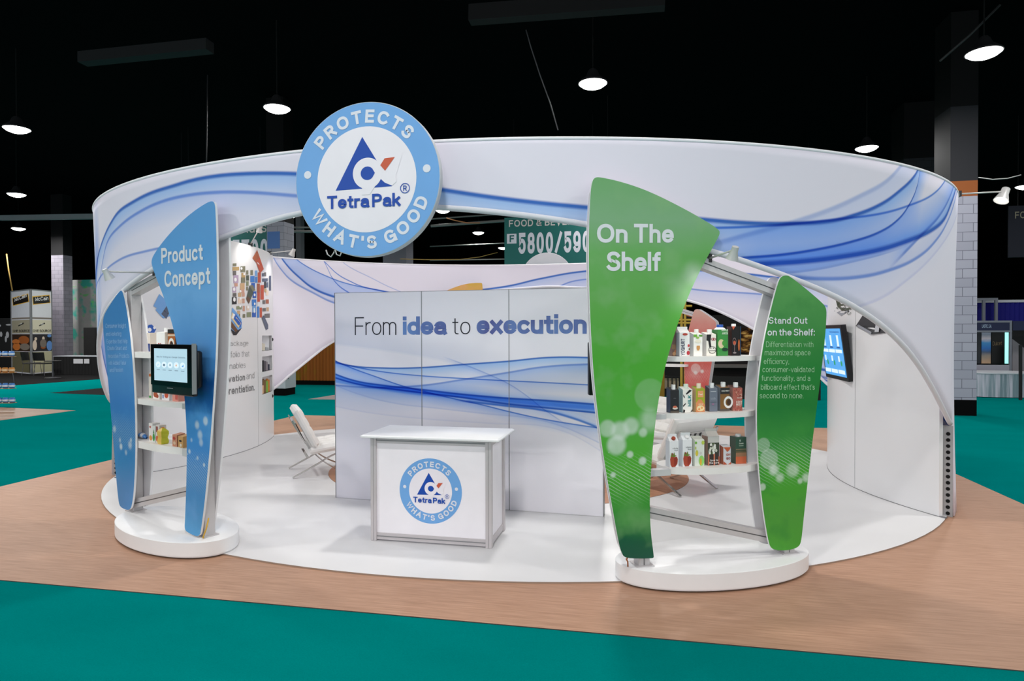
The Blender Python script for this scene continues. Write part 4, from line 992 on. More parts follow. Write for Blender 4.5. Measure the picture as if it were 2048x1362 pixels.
pic(mb, RWALL, [(1674, 625), (1683, 632), (1700, 622), (1690, 618)], 1, .005)
pic(mb, RWALL, [(x + random.uniform(-1, 1), y + random.uniform(-1, 1)) for x, y in tp], 0, .006)
for k in range(26):
    x = random.uniform(1674, 1702); y = 604 + (x - 1674) * .42 + random.uniform(-2, 14); a = random.uniform(0, 3)
    pic(mb, RWALL, [(x, y), (x + 3.2 * cos(a), y + 2.2 * sin(a)), (x + 2 * cos(a + 1.3), y + 2 * sin(a + 1.3))], 0, .008)
pic(mb, RWALL, [(1646, 592), (1655, 598), (1664, 592), (1658, 589), (1653, 587)], 1, .004)
pic(mb, RWALL, [(1731, 626), (1714, 652), (1745, 669), (1790, 664), (1772, 648)], 2, .014)
pic(mb, RWALL, [(1755, 642), (1752, 664), (1760, 664), (1762, 650)], 3, .017); pic(mb, RWALL, [(1716, 652), (1745, 669), (1746, 664), (1720, 649)], 1, .017)
mb.build('tree_print', TR, rw_)
# lit niches with packs in the left wall
NI = M((246, 247, 250), .4)
for k, (z0, z1) in enumerate(nz):
    mb = MB(); D = -.16
    for (ta, tb), (za, zb), (oa, ob) in (((nt0, nt1), (z0 - .012, z0), (-.002, D)), ((nt0, nt1), (z1, z1 + .012), (0, D)), ((nt0 - .006, nt0), (z0 - .012, z1 + .012), (0, D)), ((nt1, nt1 + .006), (z0 - .012, z1 + .012), (0, D)), ((nt0, nt1), (z0, z1), (D, D - .01))):
        vs = [LWALL.at(t, o, z) for z in (za, zb) for t, o in ((ta, oa), (tb, oa), (tb, ob), (ta, ob))]
        mb.add(vs, [(0, 3, 2, 1), (4, 5, 6, 7), (0, 1, 5, 4), (1, 2, 6, 5), (2, 3, 7, 6), (3, 0, 4, 7)])
    mb.build('wall_niche', NI, lw_)
    items = [[((212, 206, 190), .24, .5), ((170, 174, 178), .62, .22)], [((40, 40, 44), .12, .78), ((92, 88, 96), .32, .72), ((140, 134, 140), .5, .66), ((52, 54, 72), .7, .45)], [((214, 176, 140), .1, .55), ((120, 92, 60), .3, .85), ((120, 170, 70), .5, .75), ((190, 120, 50), .7, .8)]][k]
    nm = [['cream box beside a clear pouch on the top small wall niche', 'low clear pouch on the top small wall niche'], ['black carton, tallest on the middle small wall niche', 'grey carton second on the middle small wall niche', 'pale mauve carton third on the middle small wall niche', 'short navy carton last on the middle small wall niche'], ['peach carton first on the lowest small wall niche', 'tall brown carton on the lowest small wall niche', 'green carton on the lowest small wall niche', 'orange carton last on the lowest small wall niche']][k]
    for (c, f, h), lab in zip(items, nm):
        t = nt0 + (nt1 - nt0) * (f + .06); p = LWALL.at(t, -.06, z0); w = .035
        mb = MB().bbox((-w, -w, 0), (w, w, (z1 - z0) * h * .92), .006).box((-w * .6, -.004, (z1 - z0) * h * .92), (w * .6, .004, (z1 - z0) * h))
        tag(mb.build('drink_carton', M(c, .45), loc=tuple(p), rz=PI / 2 - .25, local=True), lab, 'carton', 'packs in the left wall niches')
mb = MB()
for py in (679, 792):
    t, z = LWALL.hit(544.5, py); c = LWALL.at(t, .006, z); mb.add([c + Vector((0, cos(a), sin(a))) * .028 for a in np.linspace(0, 2 * PI, 16, endpoint=False)], [tuple(range(16))])
mb.build('bolt', HOLE, lw_)

# ------------------------------------------------------------------ cartons on the stands' shelves
def carton(label, fr, x0, x1, yt, yb, z, n0, body, decals=(), top='brick', cap=None, side=None, wf=.74, yaw=0.0, group=None, roof=None, uvshift=0.0):
    """pack standing on a shelf: x0..x1 and yt..yb are its span in the photo; decals are (kind, data, colour) on its front, 0..1 across and up"""
    u0, u1 = fr.pl(x0, yb, n0)[0], fr.pl(x1, yb, n0)[0]
    if fr is GF: uc = u0 + (u1 - u0) * (1 - wf / 2 * 1.0) if wf < 1 else (u0 + u1) / 2
    else: uc = u0 + (u1 - u0) * (wf / 2)
    w = (u1 - u0) * wf; H = fr.pl((x0 + x1) / 2, yt, n0)[1] - fr.pl((x0 + x1) / 2, yb, n0)[1]
    d = w * .92
    p = fr.at(uc, n0 - d / 2, z); root = thing('drink_carton', label, 'carton', tuple(p), fr.rz() + yaw, group or 'drink cartons on the stand shelves')
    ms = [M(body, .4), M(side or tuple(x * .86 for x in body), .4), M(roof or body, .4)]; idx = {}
    def mi(c):
        if c not in idx: idx[c] = len(ms); ms.append(M(c, .45))
        return idx[c]
    h = H * (.80 if top == 'gable' else .88 if top == 'slant' else .93 if cap else .985); a = w / 2; b = d / 2
    mb = MB()
    q = [(-a, -b), (a, -b), (a, b), (-a, b)]
    lo = [(x, y, 0) for x, y in q]
    if top == 'slant': hi = [(-a, -b, h * .93), (a, -b, h * .93), (a, b, h * 1.03), (-a, b, h * 1.03)]
    elif top == 'round': hi = [(-a, -b, h * .92), (a, -b, h * .92), (a, b, h * .92), (-a, b, h * .92)]
    else: hi = [(x, y, h) for x, y in q]
    mb.add(lo + hi, [(0, 1, 5, 4)], 0); mb.add(lo + hi, [(1, 2, 6, 5), (2, 3, 7, 6), (3, 0, 4, 7), (3, 2, 1, 0)], 1)
    if top == 'gable':
        rz_ = H * .93; r1, r2 = (-a, 0, rz_), (a, 0, rz_)
        mb.add(hi + [r1, r2], [(0, 1, 5, 4), (2, 3, 4, 5), (3, 0, 4), (1, 2, 5)], 2)
        mb.box((-a, -.003, rz_ - .004), (a, .003, H), 2)
    elif top == 'round':
        k = 20; ring0 = hi; 
        mb.add(hi, [(0, 1, 2, 3)], 2); mb.lathe([(a * .98, h * .92), (a * .8, h * .97), (a * .5, h), (0, h)], (0, 0, 0), k, 2)
    elif top == 'pouch':
        pass
    else: mb.add(hi, [(0, 1, 2, 3)], 2)
    zt = h * .93 if top == 'slant' else h
    for kind, dat, c in decals:
        m = mi(c); off = -b - .0012 - .0004 * len(idx)
        P = lambda x, y: (-a + x * w, off, y * zt)
        if kind == 'r': x, y, X, Y = dat; mb.add([P(x, y), P(X, y), P(X, Y), P(x, Y)], [(0, 1, 2, 3)], m)
        elif kind == 'e': x, y, rx, ry = dat; mb.add([P(x + rx * cos(t), y + ry * sin(t)) for t in np.linspace(0, 2 * PI, 18, endpoint=False)], [tuple(range(18))], m)
        elif kind == 'o':
            x, y, rx, ry, k = dat; V = []
            for t in np.linspace(0, 2 * PI, 18, endpoint=False): V += [P(x + rx * cos(t), y + ry * sin(t)), P(x + rx * k * cos(t), y + ry * k * sin(t))]
            mb.add(V, [(2 * i, (2 * i + 2) % 36, (2 * i + 3) % 36, 2 * i + 1) for i in range(18)], m)
        elif kind == 'p': mb.add([P(x, y) for x, y in dat], [tuple(range(len(dat)))], m)
        elif kind == 't': s, x, X, y, hh, wt = dat; put_text(mb, s, lambda xx, yy: (-a + xx * w, off, yy * zt), x, X, y, hh, wt, .16, m)
        elif kind == 'v':                                   # words reading upwards
            s, x, hh, y, Y, wt = dat; put_text(mb, s, lambda xx, yy: (-a + (x - yy) * w, off, xx * zt), y, Y, 0, hh, wt, .16, m)
    mb.build('pack', ms, root, local=True)
    if cap:
        r = min(a * .42, .02); cz0 = h if top != 'slant' else h * .985
        yy = 0 if top in ('round', 'brick') else -b * .25
        cc = MB()
        if top == 'round': cc.lathe([(a * .52, h * .985), (a * .55, h * 1.0), (a * .55, H), (a * .5, H + .004), (0, H + .004)], (0, 0, 0), 20)
        elif top == 'gable': cc.lathe([(r, 0), (r, .012), (r * .9, .016), (0, .016)], (0, -b * .55, h + (H * .93 - h) * .45), 16, axis=Vector((0, -.75, .7)))
        else: cc.lathe([(r * 1.1, cz0 - .006), (r * 1.1, max(H, cz0 + .012)), (r, max(H, cz0 + .012) + .003), (0, max(H, cz0 + .012) + .003)], (0, yy, 0), 16)
        cc.build('cap', M(cap, .4), root, local=True, smooth='auto')
    return root
zs = [s[2] + .001 for s in GSH]; n1 = -.02
W_ = (240, 240, 238); K_ = (26, 26, 28)
R_ = lambda *a: ('r', a[:4], a[4]); E_ = lambda *a: ('e', a[:4], a[4])
carton('brown nut drink carton, leftmost and half hidden on the green stand top shelf', GF, 1338, 1359, 656, 712, zs[0], n1 - .06, (150, 120, 108), [R_(0, .25, 1, .42, (180, 140, 104)), E_(.6, .14, .34, .1, (214, 140, 96)), E_(.3, .08, .22, .07, (226, 178, 130))], 'brick')
carton('white carton with the word YOGHURT running up its front, green stand top shelf', GF, 1352, 1379, 653, 712, zs[0], n1, W_, [('v', ('YOGHURT', .52, .38, .04, .74, .17), (40, 44, 84)), E_(.55, .93, .26, .05, (190, 74, 58)), E_(.9, .45, .1, .06, (200, 70, 70)), E_(.86, .14, .16, .09, (186, 56, 64)), E_(.95, .3, .06, .05, (120, 96, 60))], 'gable', side=(176, 188, 198))
carton('white carton with green leaves at its top and tan cup, green stand top shelf', GF, 1381, 1404.5, 659, 712, zs[0], n1, (246, 244, 238), [R_(0, .88, .4, 1, (120, 176, 70)), R_(.6, .9, 1, .985, (96, 160, 60)), E_(.45, .85, .2, .05, (150, 190, 90)), E_(.5, .68, .34, .08, (236, 230, 210)), ('p', ((.34, .48), (.32, .36), (.42, .26), (.6, .26), (.72, .36), (.70, .48)), (206, 150, 88))], 'slant', (244, 242, 236))
carton('black and white cow-face milk carton in the middle of the green stand top shelf', GF, 1406, 1432, 659.5, 712, zs[0], n1, (240, 236, 226), [('p', ((.02, 1), (.5, 1), (.42, .7), (.5, .42), (.3, .4), (.18, .7), (.0, .72)), K_), ('o', (.72, .78, .26, .07, .75), (150, 60, 70)), E_(.72, .78, .09, .045, (160, 60, 74)), ('o', (.6, .28, .40, .17, .88), K_), R_(.28, .24, .92, .26, K_), E_(.45, .36, .05, .025, K_), E_(.72, .36, .05, .025, K_)], 'slant', (236, 234, 230), side=(206, 204, 200))
carton('round-shouldered green apple juice carton with a blue cap', GF, 1432.5, 1456, 650.5, 712, zs[0], n1, (60, 142, 66), [E_(.35, .42, .3, .16, (206, 206, 150)), E_(.3, .42, .2, .1, (226, 196, 170)), E_(.66, .44, .24, .1, (70, 150, 60)), E_(.7, .22, .28, .06, (22, 60, 40)), ('t', ('APPLE', .36, .96, .86, .07, .2), (224, 238, 220)), ('t', ('JUICE', .40, .96, .75, .07, .2), (224, 238, 220))], 'round', (36, 84, 170), roof=(240, 242, 240), wf=.9)
carton('black wine carton with a red glass picture, rightmost on the green stand top shelf', GF, 1457, 1481, 649, 712, zs[0], n1, (16, 14, 14), [('p', ((.02, 1), (.4, 1), (.16, .88)), (206, 96, 66)), ('o', (.3, .48, .2, .13, .86), (150, 130, 130)), E_(.3, .44, .15, .07, (190, 86, 56)), R_(.28, .12, .32, .36, (150, 130, 130)), E_(.32, .1, .2, .03, (140, 130, 130)), E_(.8, .36, .12, .2, (170, 90, 50)), R_(.96, 0, 1, 1, (40, 96, 140))], 'brick', (240, 240, 238), side=(60, 24, 20))
carton('black carton with a small cupcake picture, leftmost on the green stand middle shelf', GF, 1334.5, 1358, 768, 823, zs[1], n1, (38, 38, 40), [E_(.55, .2, .3, .06, (226, 214, 200)), E_(.52, .26, .24, .05, (206, 110, 80)), R_(0, 0, 1, .09, (84, 76, 66)), R_(.35, .62, .65, .66, (80, 80, 84))], 'slant', W_, side=(52, 62, 84))
carton('white carton with MILK lettering and black cow patches', GF, 1359, 1384.5, 767.5, 823, zs[1], n1, (240, 238, 230), [('p', ((.3, .82), (.7, 1), (.95, .95), (.4, .78)), K_), ('p', ((.0, .8), (.16, .72), (.24, .62), (.08, .68)), K_), ('p', ((.0, .3), (.3, .42), (.3, .36), (.04, .24)), K_), ('p', ((.0, .0), (.2, .0), (.24, .1), (.05, .14)), K_), ('p', ((.8, 0), (1, .04), (1, .14)), K_), ('v', ('MILK', .86, .34, .26, .76, .22), (36, 140, 140))], 'slant', (226, 236, 220), side=(150, 178, 176))
carton('orange and lime carton with a white fruit pattern on the green stand middle shelf', GF, 1385.5, 1409.5, 767, 823, zs[1], n1, (168, 176, 44), [('p', ((0, 0), (1, 0), (1, .3), (.6, .55), (.3, .56), (0, .4)), (226, 148, 96)), R_(.2, .64, .82, .92, (236, 164, 110)), ('t', ('Peel', .28, .74, .73, .08, .2), (250, 236, 210)), E_(.5, .16, .42, .13, (240, 220, 170)), E_(.35, .12, .12, .05, (230, 150, 90)), E_(.65, .18, .1, .05, (232, 160, 90)), ('t', ('Juice', .25, .75, .32, .06, .2), (250, 230, 200))], 'slant', (240, 226, 200), side=(214, 170, 120))
carton('slate grey carton marked Milk between orange and coffee cartons', GF, 1413, 1435, 767, 823, zs[1], n1, (112, 120, 134), [('t', ('Milk', .16, .8, .52, .1, .1), (168, 174, 186)), R_(.1, .4, .86, .42, (80, 86, 100)), R_(.3, .28, .55, .36, (150, 110, 140)), R_(.12, .86, .8, .89, (190, 194, 200))], 'slant', (236, 238, 240), side=(70, 60, 56))
carton('brown COLD BREW coffee carton with white cup, green stand middle shelf', GF, 1434, 1459, 766, 823, zs[1], n1, (132, 92, 46), [R_(0, .74, 1, 1, (40, 38, 38)), ('t', ('COLD BREW', .12, .98, .84, .06, .2), (230, 228, 220)), ('o', (.86, .38, .5, .26, .62), (236, 234, 230)), E_(.9, .38, .2, .12, (70, 46, 30)), R_(0, 0, 1, .1, (92, 84, 78))], 'slant', W_, side=(120, 130, 140))
carton('red patterned carton with pale lettering, rightmost on the green stand middle shelf', GF, 1459, 1484.5, 765, 820.5, zs[1], n1, (176, 96, 84), [('t', ('ROCK', .45, .98, .54, .05, .2), (236, 220, 210)), ('t', ('CONV', .34, .98, .34, .1, .2), (240, 226, 214)), ('t', ('BEST', .34, .94, .23, .09, .2), (240, 226, 214))] + [E_(random.uniform(.06, .94), random.choice([random.uniform(.02, .2), random.uniform(.6, .97)]), .05, .02, random.choice([(206, 140, 120), (120, 70, 60), (214, 180, 160)])) for _ in range(34)], 'slant', W_, side=(170, 120, 104), roof=(110, 70, 58))
AP = [('p', ((.12, .42), (.04, .3), (.1, .1), (.25, .01), (.62, .01), (.86, .12), (.92, .3), (.8, .4), (.5, .38)), (172, 70, 48)), ('p', ((.5, .36), (.8, .38), (.9, .2), (.7, .06), (.5, .05)), (146, 52, 36)), ('p', ((.1, .42), (.2, .56), (.36, .46), (.5, .58), (.6, .46), (.8, .44), (.5, .38)), (110, 130, 50)), E_(.3, .5, .08, .05, (140, 70, 50)), ('t', ('whole', .30, .92, .70, .055, .12), (60, 62, 70)), ('t', ('fruit', .52, .92, .62, .055, .12), (60, 62, 70))]
carton('white whole fruit carton with red apple and reddish cap, left of its twin', GF, 1333, 1357, 870, 935, zs[2], n1, (236, 238, 240), AP, 'gable', (168, 72, 50), side=(214, 218, 222))
carton('white whole fruit carton with red apple and white cap, right of its twin', GF, 1359, 1384, 868, 934.5, zs[2], n1, (236, 238, 240), AP, 'gable', (238, 238, 238), side=(214, 218, 222))
random.seed(11)
carton('pale carton with green fruit shapes beside the whole fruit pair', GF, 1383, 1408.5, 869, 932, zs[2], n1, (228, 232, 222), [E_(.7, .2, .3, .2, (150, 214, 110)), E_(.62, .16, .1, .14, (222, 170, 50)), E_(.2, .5, .15, .12, (200, 200, 80)), E_(.18, .48, .08, .07, (226, 196, 60)), E_(.85, .9, .16, .08, (190, 210, 90)), E_(.1, .9, .12, .05, (120, 180, 70)), E_(.06, .7, .08, .06, (190, 206, 110)), E_(.6, .5, .12, .05, (214, 214, 206))], 'slant', None, side=(214, 220, 206))
carton('tall clear-topped carton with white orchid picture on the green stand low shelf', GF, 1407.5, 1438, 858, 930, zs[2], n1, (62, 52, 48), [R_(0, .78, 1, 1, (200, 198, 194)), R_(0, .42, 1, .78, (64, 68, 56))] + [E_(random.uniform(.1, .9), random.uniform(.42, .74), .1, .05, random.choice([(236, 236, 226), (214, 216, 200), (240, 240, 236), (80, 96, 60)])) for _ in range(22)] + [R_(0, 0, .12, .4, (206, 120, 90)), R_(.5, 0, .62, .4, (206, 120, 90)), R_(.92, 0, 1, .3, (190, 100, 70)), ('t', ('love to', .2, .9, .14, .07, .16), (236, 230, 226)), ('t', ('the core', .12, .96, .05, .07, .16), (236, 230, 226))], 'gable', None, side=(150, 120, 104), roof=(214, 208, 202))
carton('small silver and orange ON GO carton, shortest on the green stand', GF, 1441.5, 1461.5, 886, 928, zs[2], n1, (206, 208, 212), [('p', ((0, 1), (1, 1), (.8, .82), (.5, .72), (.3, .85)), (196, 96, 60)), ('t', ('ON', .36, .92, .5, .14, .24), (176, 84, 64)), ('t', ('GO', .36, .92, .28, .14, .24), (150, 60, 50)), ('p', ((0, 0), (.5, 0), (0, .2)), (180, 84, 50)), ('p', ((.6, 0), (1, 0), (1, .14)), (190, 96, 60))], 'slant', None, side=(180, 100, 70))
carton('dark green and terracotta striped carton, rightmost on the green stand low shelf', GF, 1464, 1492.5, 871, 928, zs[2], n1, (52, 82, 66), [R_(0, 0, 1, .27, (196, 98, 62)), R_(0, .27, 1, .42, (150, 110, 80)), R_(0, .42, 1, .5, (92, 86, 60)), R_(0, .53, 1, .56, (140, 120, 90)), ('t', ('fresh', .3, .72, .74, .06, .2), (206, 216, 200)), ('t', ('honest', .3, .72, .66, .06, .2), (160, 180, 160)), ('p', ((.34, .84), (.42, .84), (.4, .92), (.34, .9)), (220, 230, 220))], 'brick', (230, 230, 228), side=(60, 80, 60))
zb = [s[2] + .001 for s in BSH]; n2 = -.04
gB = 'packs on the blue stand shelves'
carton('white and dark blue carton with round cookie picture, blue stand top shelf', BF, 287, 305, 666, 704, zb[0], n2 - .02, (236, 226, 214), [R_(0, 0, 1, .42, (24, 56, 130)), E_(.36, .26, .3, .16, (240, 238, 234)), E_(.36, .27, .14, .08, (216, 180, 150)), ('o', (.3, .6, .2, .07, .7), (180, 180, 180))], 'brick', None, group=gB)
carton('grey carton with orange edge behind the screen on the blue stand', BF, 304.5, 315, 668, 705, zb[0], n2 - .12, (180, 180, 180), [R_(.7, 0, 1, .5, (216, 150, 80))], 'brick', None, group=gB)
carton('white cherry milk carton in the middle of the blue stand top shelf', BF, 313, 336, 660, 708, zb[0], n2, (242, 240, 238), [E_(.3, .42, .09, .04, (176, 50, 50)), E_(.5, .42, .07, .035, (150, 70, 50))], 'slant', (236, 236, 236), side=(236, 222, 206), group=gB)
carton('brown and black coffee carton with white cup beside the blue blade', BF, 336, 356, 663, 710, zb[0], n2, (176, 100, 50), [R_(0, .82, 1, 1, (44, 40, 38)), R_(0, .7, 1, .78, (220, 196, 170)), ('o', (.5, .36, .4, .26, .55), (240, 236, 230)), E_(.56, .34, .2, .13, (50, 36, 32))], 'brick', None, side=(60, 44, 40), group=gB)
mids = [('slim orange-topped carton at the left end of the blue stand middle shelf', 298, 305, 747, 799, (224, 216, 206), [E_(.5, .9, .4, .06, (206, 110, 50)), R_(.1, .02, .9, .1, (60, 150, 70))]),
        ('white carton with brown bear-like blot under the screen', 306, 324, 752, 802, (238, 232, 226), [E_(.4, .18, .3, .12, (176, 84, 50)), E_(.66, .12, .2, .08, (160, 70, 44))]),
        ('white carton with round tomato picture under the screen', 324, 344, 752, 804, (236, 236, 238), [E_(.62, .2, .26, .12, (200, 84, 54)), R_(.1, .06, .25, .2, (90, 120, 180))]),
        ('pink carton lowest on the blue stand middle shelf', 345, 361, 768, 806, (226, 150, 136), [R_(.5, .1, .9, .8, (214, 100, 90))])]
for lab, a, b, t, u, c, dc in mids: carton(lab, BF, a, b, t, u, zb[1], n2 + .02, c, dc, 'brick', None, group=gB)
lows = [('slim white carton with orange fox blot on the blue stand low shelf', 298, 308, 852, 889, (236, 232, 228), [E_(.5, .2, .4, .14, (220, 150, 70)), E_(.4, .8, .2, .06, (190, 90, 80))], 'brick'),
        ('small carton with green pineapple picture on the blue stand low shelf', 305, 313, 858, 891, (226, 230, 226), [E_(.5, .3, .34, .24, (60, 150, 60)), ('p', ((.3, .55), (.5, .8), (.7, .55)), (70, 130, 70))], 'brick'),
        ('white carton with brown letters and peach fruit on the blue stand', 312, 321.5, 857, 893, (232, 226, 222), [R_(.1, .6, .6, .92, (150, 70, 60)), E_(.4, .24, .36, .17, (214, 110, 70))], 'brick'),
        ('red speckled berry carton between yellow and tan packs', 345, 357, 869, 897, (206, 140, 110), [E_(.4, .7, .3, .14, (190, 70, 64)), E_(.5, .3, .3, .14, (226, 190, 160))], 'slant'),
        ('tan carton with a dark bear-like blot, rightmost on the blue low shelf', 356.5, 369, 871, 898, (206, 160, 100), [E_(.5, .6, .3, .1, (60, 44, 36)), E_(.6, .22, .22, .14, (226, 214, 196))], 'slant')]
for lab, a, b, t, u, c, dc, tp_ in lows: carton(lab, BF, a, b, t, u, zb[2], n2 + .05, c, dc, tp_, None, group=gB)
# yellow bottle-shaped pack and a lying pouch
u0 = BF.pl(335, 892, n2)[0]; root = thing('juice_pack', 'yellow round-shouldered juice pack in the middle of the blue low shelf', 'juice pack', tuple(BF.at(u0, .0, zb[2])), BF.rz(), gB)
mb = MB(); h = .145
for k, (z, w, d) in enumerate(((0, .036, .03), (.02, .04, .033), (.07, .034, .03), (.10, .04, .033), (.125, .038, .03), (h, .016, .016))): pass
prof = [(0, .036), (.02, .041), (.06, .033), (.09, .041), (.118, .04), (h, .012)]
vs = [(w * x, w * .85 * y, z) for z, w in prof for x, y in ((-1, -1), (1, -1), (1, 1), (-1, 1))]
mb.add(vs, [(4 * j + i, 4 * j + (i + 1) % 4, 4 * j + 4 + (i + 1) % 4, 4 * j + 4 + i) for j in range(5) for i in range(4)] + [(3, 2, 1, 0), (20, 21, 22, 23)], 0)
mb.mi = [1 if k % 4 == 1 else 0 for k in range(20)] + [0, 2]
mb.build('pack', [M((226, 190, 90), .4), M((190, 190, 50), .4), M((214, 130, 50), .4)], root, local=True)
mb = MB().lathe([(.012, h), (.012, h + .008), (0, h + .009)], seg=12); mb.build('cap', M((214, 140, 60), .4), root, local=True)
u0 = BF.pl(289, 882, n2)[0]; p = BF.at(u0, -.02, zb[2]); a_, b_ = .055, .03
mb = MB(); n = 12; vs = []
for j in range(9):
    t = j / 8; x = -a_ + 2 * a_ * t; r = b_ * (sin(PI * min(max(t * .9 + .05, 0), 1)) ** .6)
    vs += [(x, r * cos(2 * PI * k / n), max(0, r * .8 + r * .8 * sin(2 * PI * k / n)) + .02 * (1 - t)) for k in range(n)]
mb.add(vs, [(j * n + k, (j + 1) * n + k, (j + 1) * n + (k + 1) % n, j * n + (k + 1) % n) for j in range(8) for k in range(n)], 0)
mb.mi = [0 if (f[0] // n) in (0, 1, 4, 5) else 1 for f in mb.f]
tag(mb.build('milk_pouch', [M((226, 230, 236), .35), M((70, 130, 200), .35)], loc=tuple(p), rz=BF.rz() + .3, local=True, smooth=True), 'blue and white pouch lying at the left end of the blue low shelf', 'pouch', gB)

# ------------------------------------------------------------------ screens
GLOSS = M((12, 12, 14), .12, spec=.6); BODY = M((20, 20, 22), .35); SILVER = M((176, 178, 182), .3, .6)
SCRB = M((172, 200, 214), .2, emit=.5); SCR_IC = [M((200, 216, 226), .3, emit=.62), M((96, 120, 140), .3, emit=.25), M((226, 140, 60), .3, emit=.5), M((90, 150, 210), .3, emit=.5)]
MF = Frame(BF.at(0, .24, 0).xy, BF.u)
ua, za = MF.pl(303.5, 785); ub, zb_ = MF.pl(384.5, 689.5); wM, hM = ub - ua, zb_ - za
mon = thing('touch_screen', 'black all-in-one touch screen with icons mounted on the blue stand', 'monitor', tuple(MF.at((ua + ub) / 2, 0, za)), MF.rz())
hx = wM / 2
mb = MB().bbox((-hx, -.0, 0), (hx, .045, hM), .01); mb.build('housing', BODY, mon, local=True, smooth='auto')
mb = MB().box((-hx, -.006, hM * .17), (hx, 0, hM), 0); mb.build('bezel', GLOSS, mon, local=True)
mb = MB().box((hx, -.006, .02), (hx + .006, .03, hM + .008), 0); mb.build('side_strip', SILVER, mon, local=True)
mb = MB().bbox((-.12, .045, .06), (hx - .02, .10, hM - .05), .02); mb.build('rear_shell', BODY, mon, local=True, smooth='auto')
mb = MB().box((-.05, .10, .12), (.06, .16, .22)); mb.build('mount', ALUD, mon, local=True)
sx0, sx1, sz0, sz1 = -hx + wM * .095, hx - wM * .10, hM * .265, hM * .915
mb = MB(); P = lambda x, y, k=0: (sx0 + (sx1 - sx0) * x, -.0075 - .0006 * k, sz0 + (sz1 - sz0) * y)
mb.add([P(0, 0), P(1, 0), P(1, 1), P(0, 1)], [(0, 1, 2, 3)], 0)
for k in range(5):
    cx = .13 + k * .185
    mb.add([P(cx + .075 * cos(a), .50 + .095 * sin(a), 1) for a in np.linspace(0, 2 * PI, 24, endpoint=False)], [tuple(range(24))], 1)
    m = (4, 2, 2, 3, 4)[k]
    mb.add([P(cx + x * .03, .50 + y * .04, 2) for x, y in (((-1, 0), (-.2, -1), (1, 1), (-.2, -.4)), ((-1, -1), (1, -1), (1, .6), (-1, .6)), ((-.7, 0), (0, -1), (.7, 0), (0, 1)), ((-.7, -.6), (.7, -.6), (.3, .4), (0, 1.2)), ((-1, -1), (1, -1), (1, 1), (0, 0)))[k]], [(0, 1, 2, 3)], m)
    mb.add([P(cx - .05, .33, 1), P(cx + .05, .33, 1), P(cx + .05, .345, 1), P(cx - .05, .345, 1)], [(0, 1, 2, 3)], 2)
put_text(mb, 'Idea for finding new Design Solutions', lambda x, y: P(x, y, 1), .08, .95, .72, .05, .12, .16, 2)
mb.build('screen', [SCRB] + SCR_IC, mon, local=True)
mb = MB(); mb.box((-.06, -.0072, hM * .12), (.04, -.006, hM * .135)); mb.build('logo_strip', SILVER, mon, local=True)
# screen behind the green stand, seen edge-on
NF = Frame(GF.at(0, -.20, 0).xy, GF.u)
ua, z1_ = NF.pl(1174.5, 684); z0_ = NF.pl(1176, 790)[1]; ua2 = ua + .46
mon = thing('touch_screen', 'thin black screen edge sticking out left of the green blade', 'monitor', tuple(NF.at((ua + ua2) / 2, 0, z0_)), NF.rz() + PI)
hM2 = z1_ - z0_; hx = .23
mb = MB().bbox((-hx, 0, 0), (hx, .045, hM2), .01); mb.build('housing', BODY, mon, local=True, smooth='auto')
mb = MB().box((-hx + .03, -.004, .07), (hx - .03, 0, hM2 - .03)); mb.build('screen', SCRB, mon, local=True)
mb = MB().box((-.05, .045, .12), (.05, .13, .2)); mb.build('mount', ALUD, mon, local=True)
# tilted screen on the right wall
SKYS = M((80, 160, 226), .25, emit=.55); ICW = M((206, 226, 236), .3, emit=.6); ICG = M((40, 160, 110), .3, emit=.4); ICB = M((40, 96, 160), .3, emit=.3)
e1 = PY(1697.5, 764, 8.32); e0 = PY(1681, 650, 8.32); hh = .70
ctr = (e1[0], 8.32, e1[2]); tilt = math.atan2(e1[0] - e0[0], e0[2] - e1[2])
mon = thing('wall_screen', 'black framed blue screen tilted down on a bracket on the right wall', 'monitor', ctr, 0)
def S(x, y, o): # x away from the viewer along the wall, y up the tilted face, o out of the face
    H_ = (e0[2] - e1[2]) / cos(tilt)
    return (-sin(tilt) * y * H_ - cos(tilt) * o, x * .95, cos(tilt) * y * H_ - sin(tilt) * o)
def sbox(mb, a, b, mi=0):
    vs = [S(x, y, o) for o in (a[2], b[2]) for x, y in ((a[0], a[1]), (b[0], a[1]), (b[0], b[1]), (a[0], b[1]))]
    mb.add(vs, [(0, 1, 2, 3), (7, 6, 5, 4), (0, 4, 5, 1), (1, 5, 6, 2), (2, 6, 7, 3), (3, 7, 4, 0)], mi)
mb = MB(); sbox(mb, (0, 0, -.06), (1, 1, 0)); mb.build('housing', BODY, mon, local=True)
mb = MB(); sbox(mb, (.05, .07, 0), (.95, .94, .004))
P = lambda x, y, k=1: S(x, y, .004 + .0012 * k)
def rect(x0, y0, x1, y1, m, k=1): mb.add([P(x0, y0, k), P(x0, y1, k), P(x1, y1, k), P(x1, y0, k)], [(0, 1, 2, 3)], m)
for i in range(3):
    a = .08 + i * .3
    rect(a, .50, a + .27, .56, 1); rect(a, .12, a + .27, .19, 1); rect(a + .08, .62, a + .16, .82, 1, 2); rect(a + .06, .585, a + .2, .61, 3, 2)
    rect(a + .14, .34, a + .2, .44, 1, 2); mb.add([P(a + .09 + .035 * cos(t), .31 + .05 * sin(t), 2) for t in np.linspace(0, 2 * PI, 16, endpoint=False)], [tuple(range(16))], 2)
rect(.1, .87, .5, .885, 3)
mb.build('screen', [SKYS, ICW, ICG, ICB], mon, local=True)
mb = MB(); mb.box((.04, .35, .22), (.30, .6, .5)); mb.build('wall_bracket', BODY, mon, local=True)

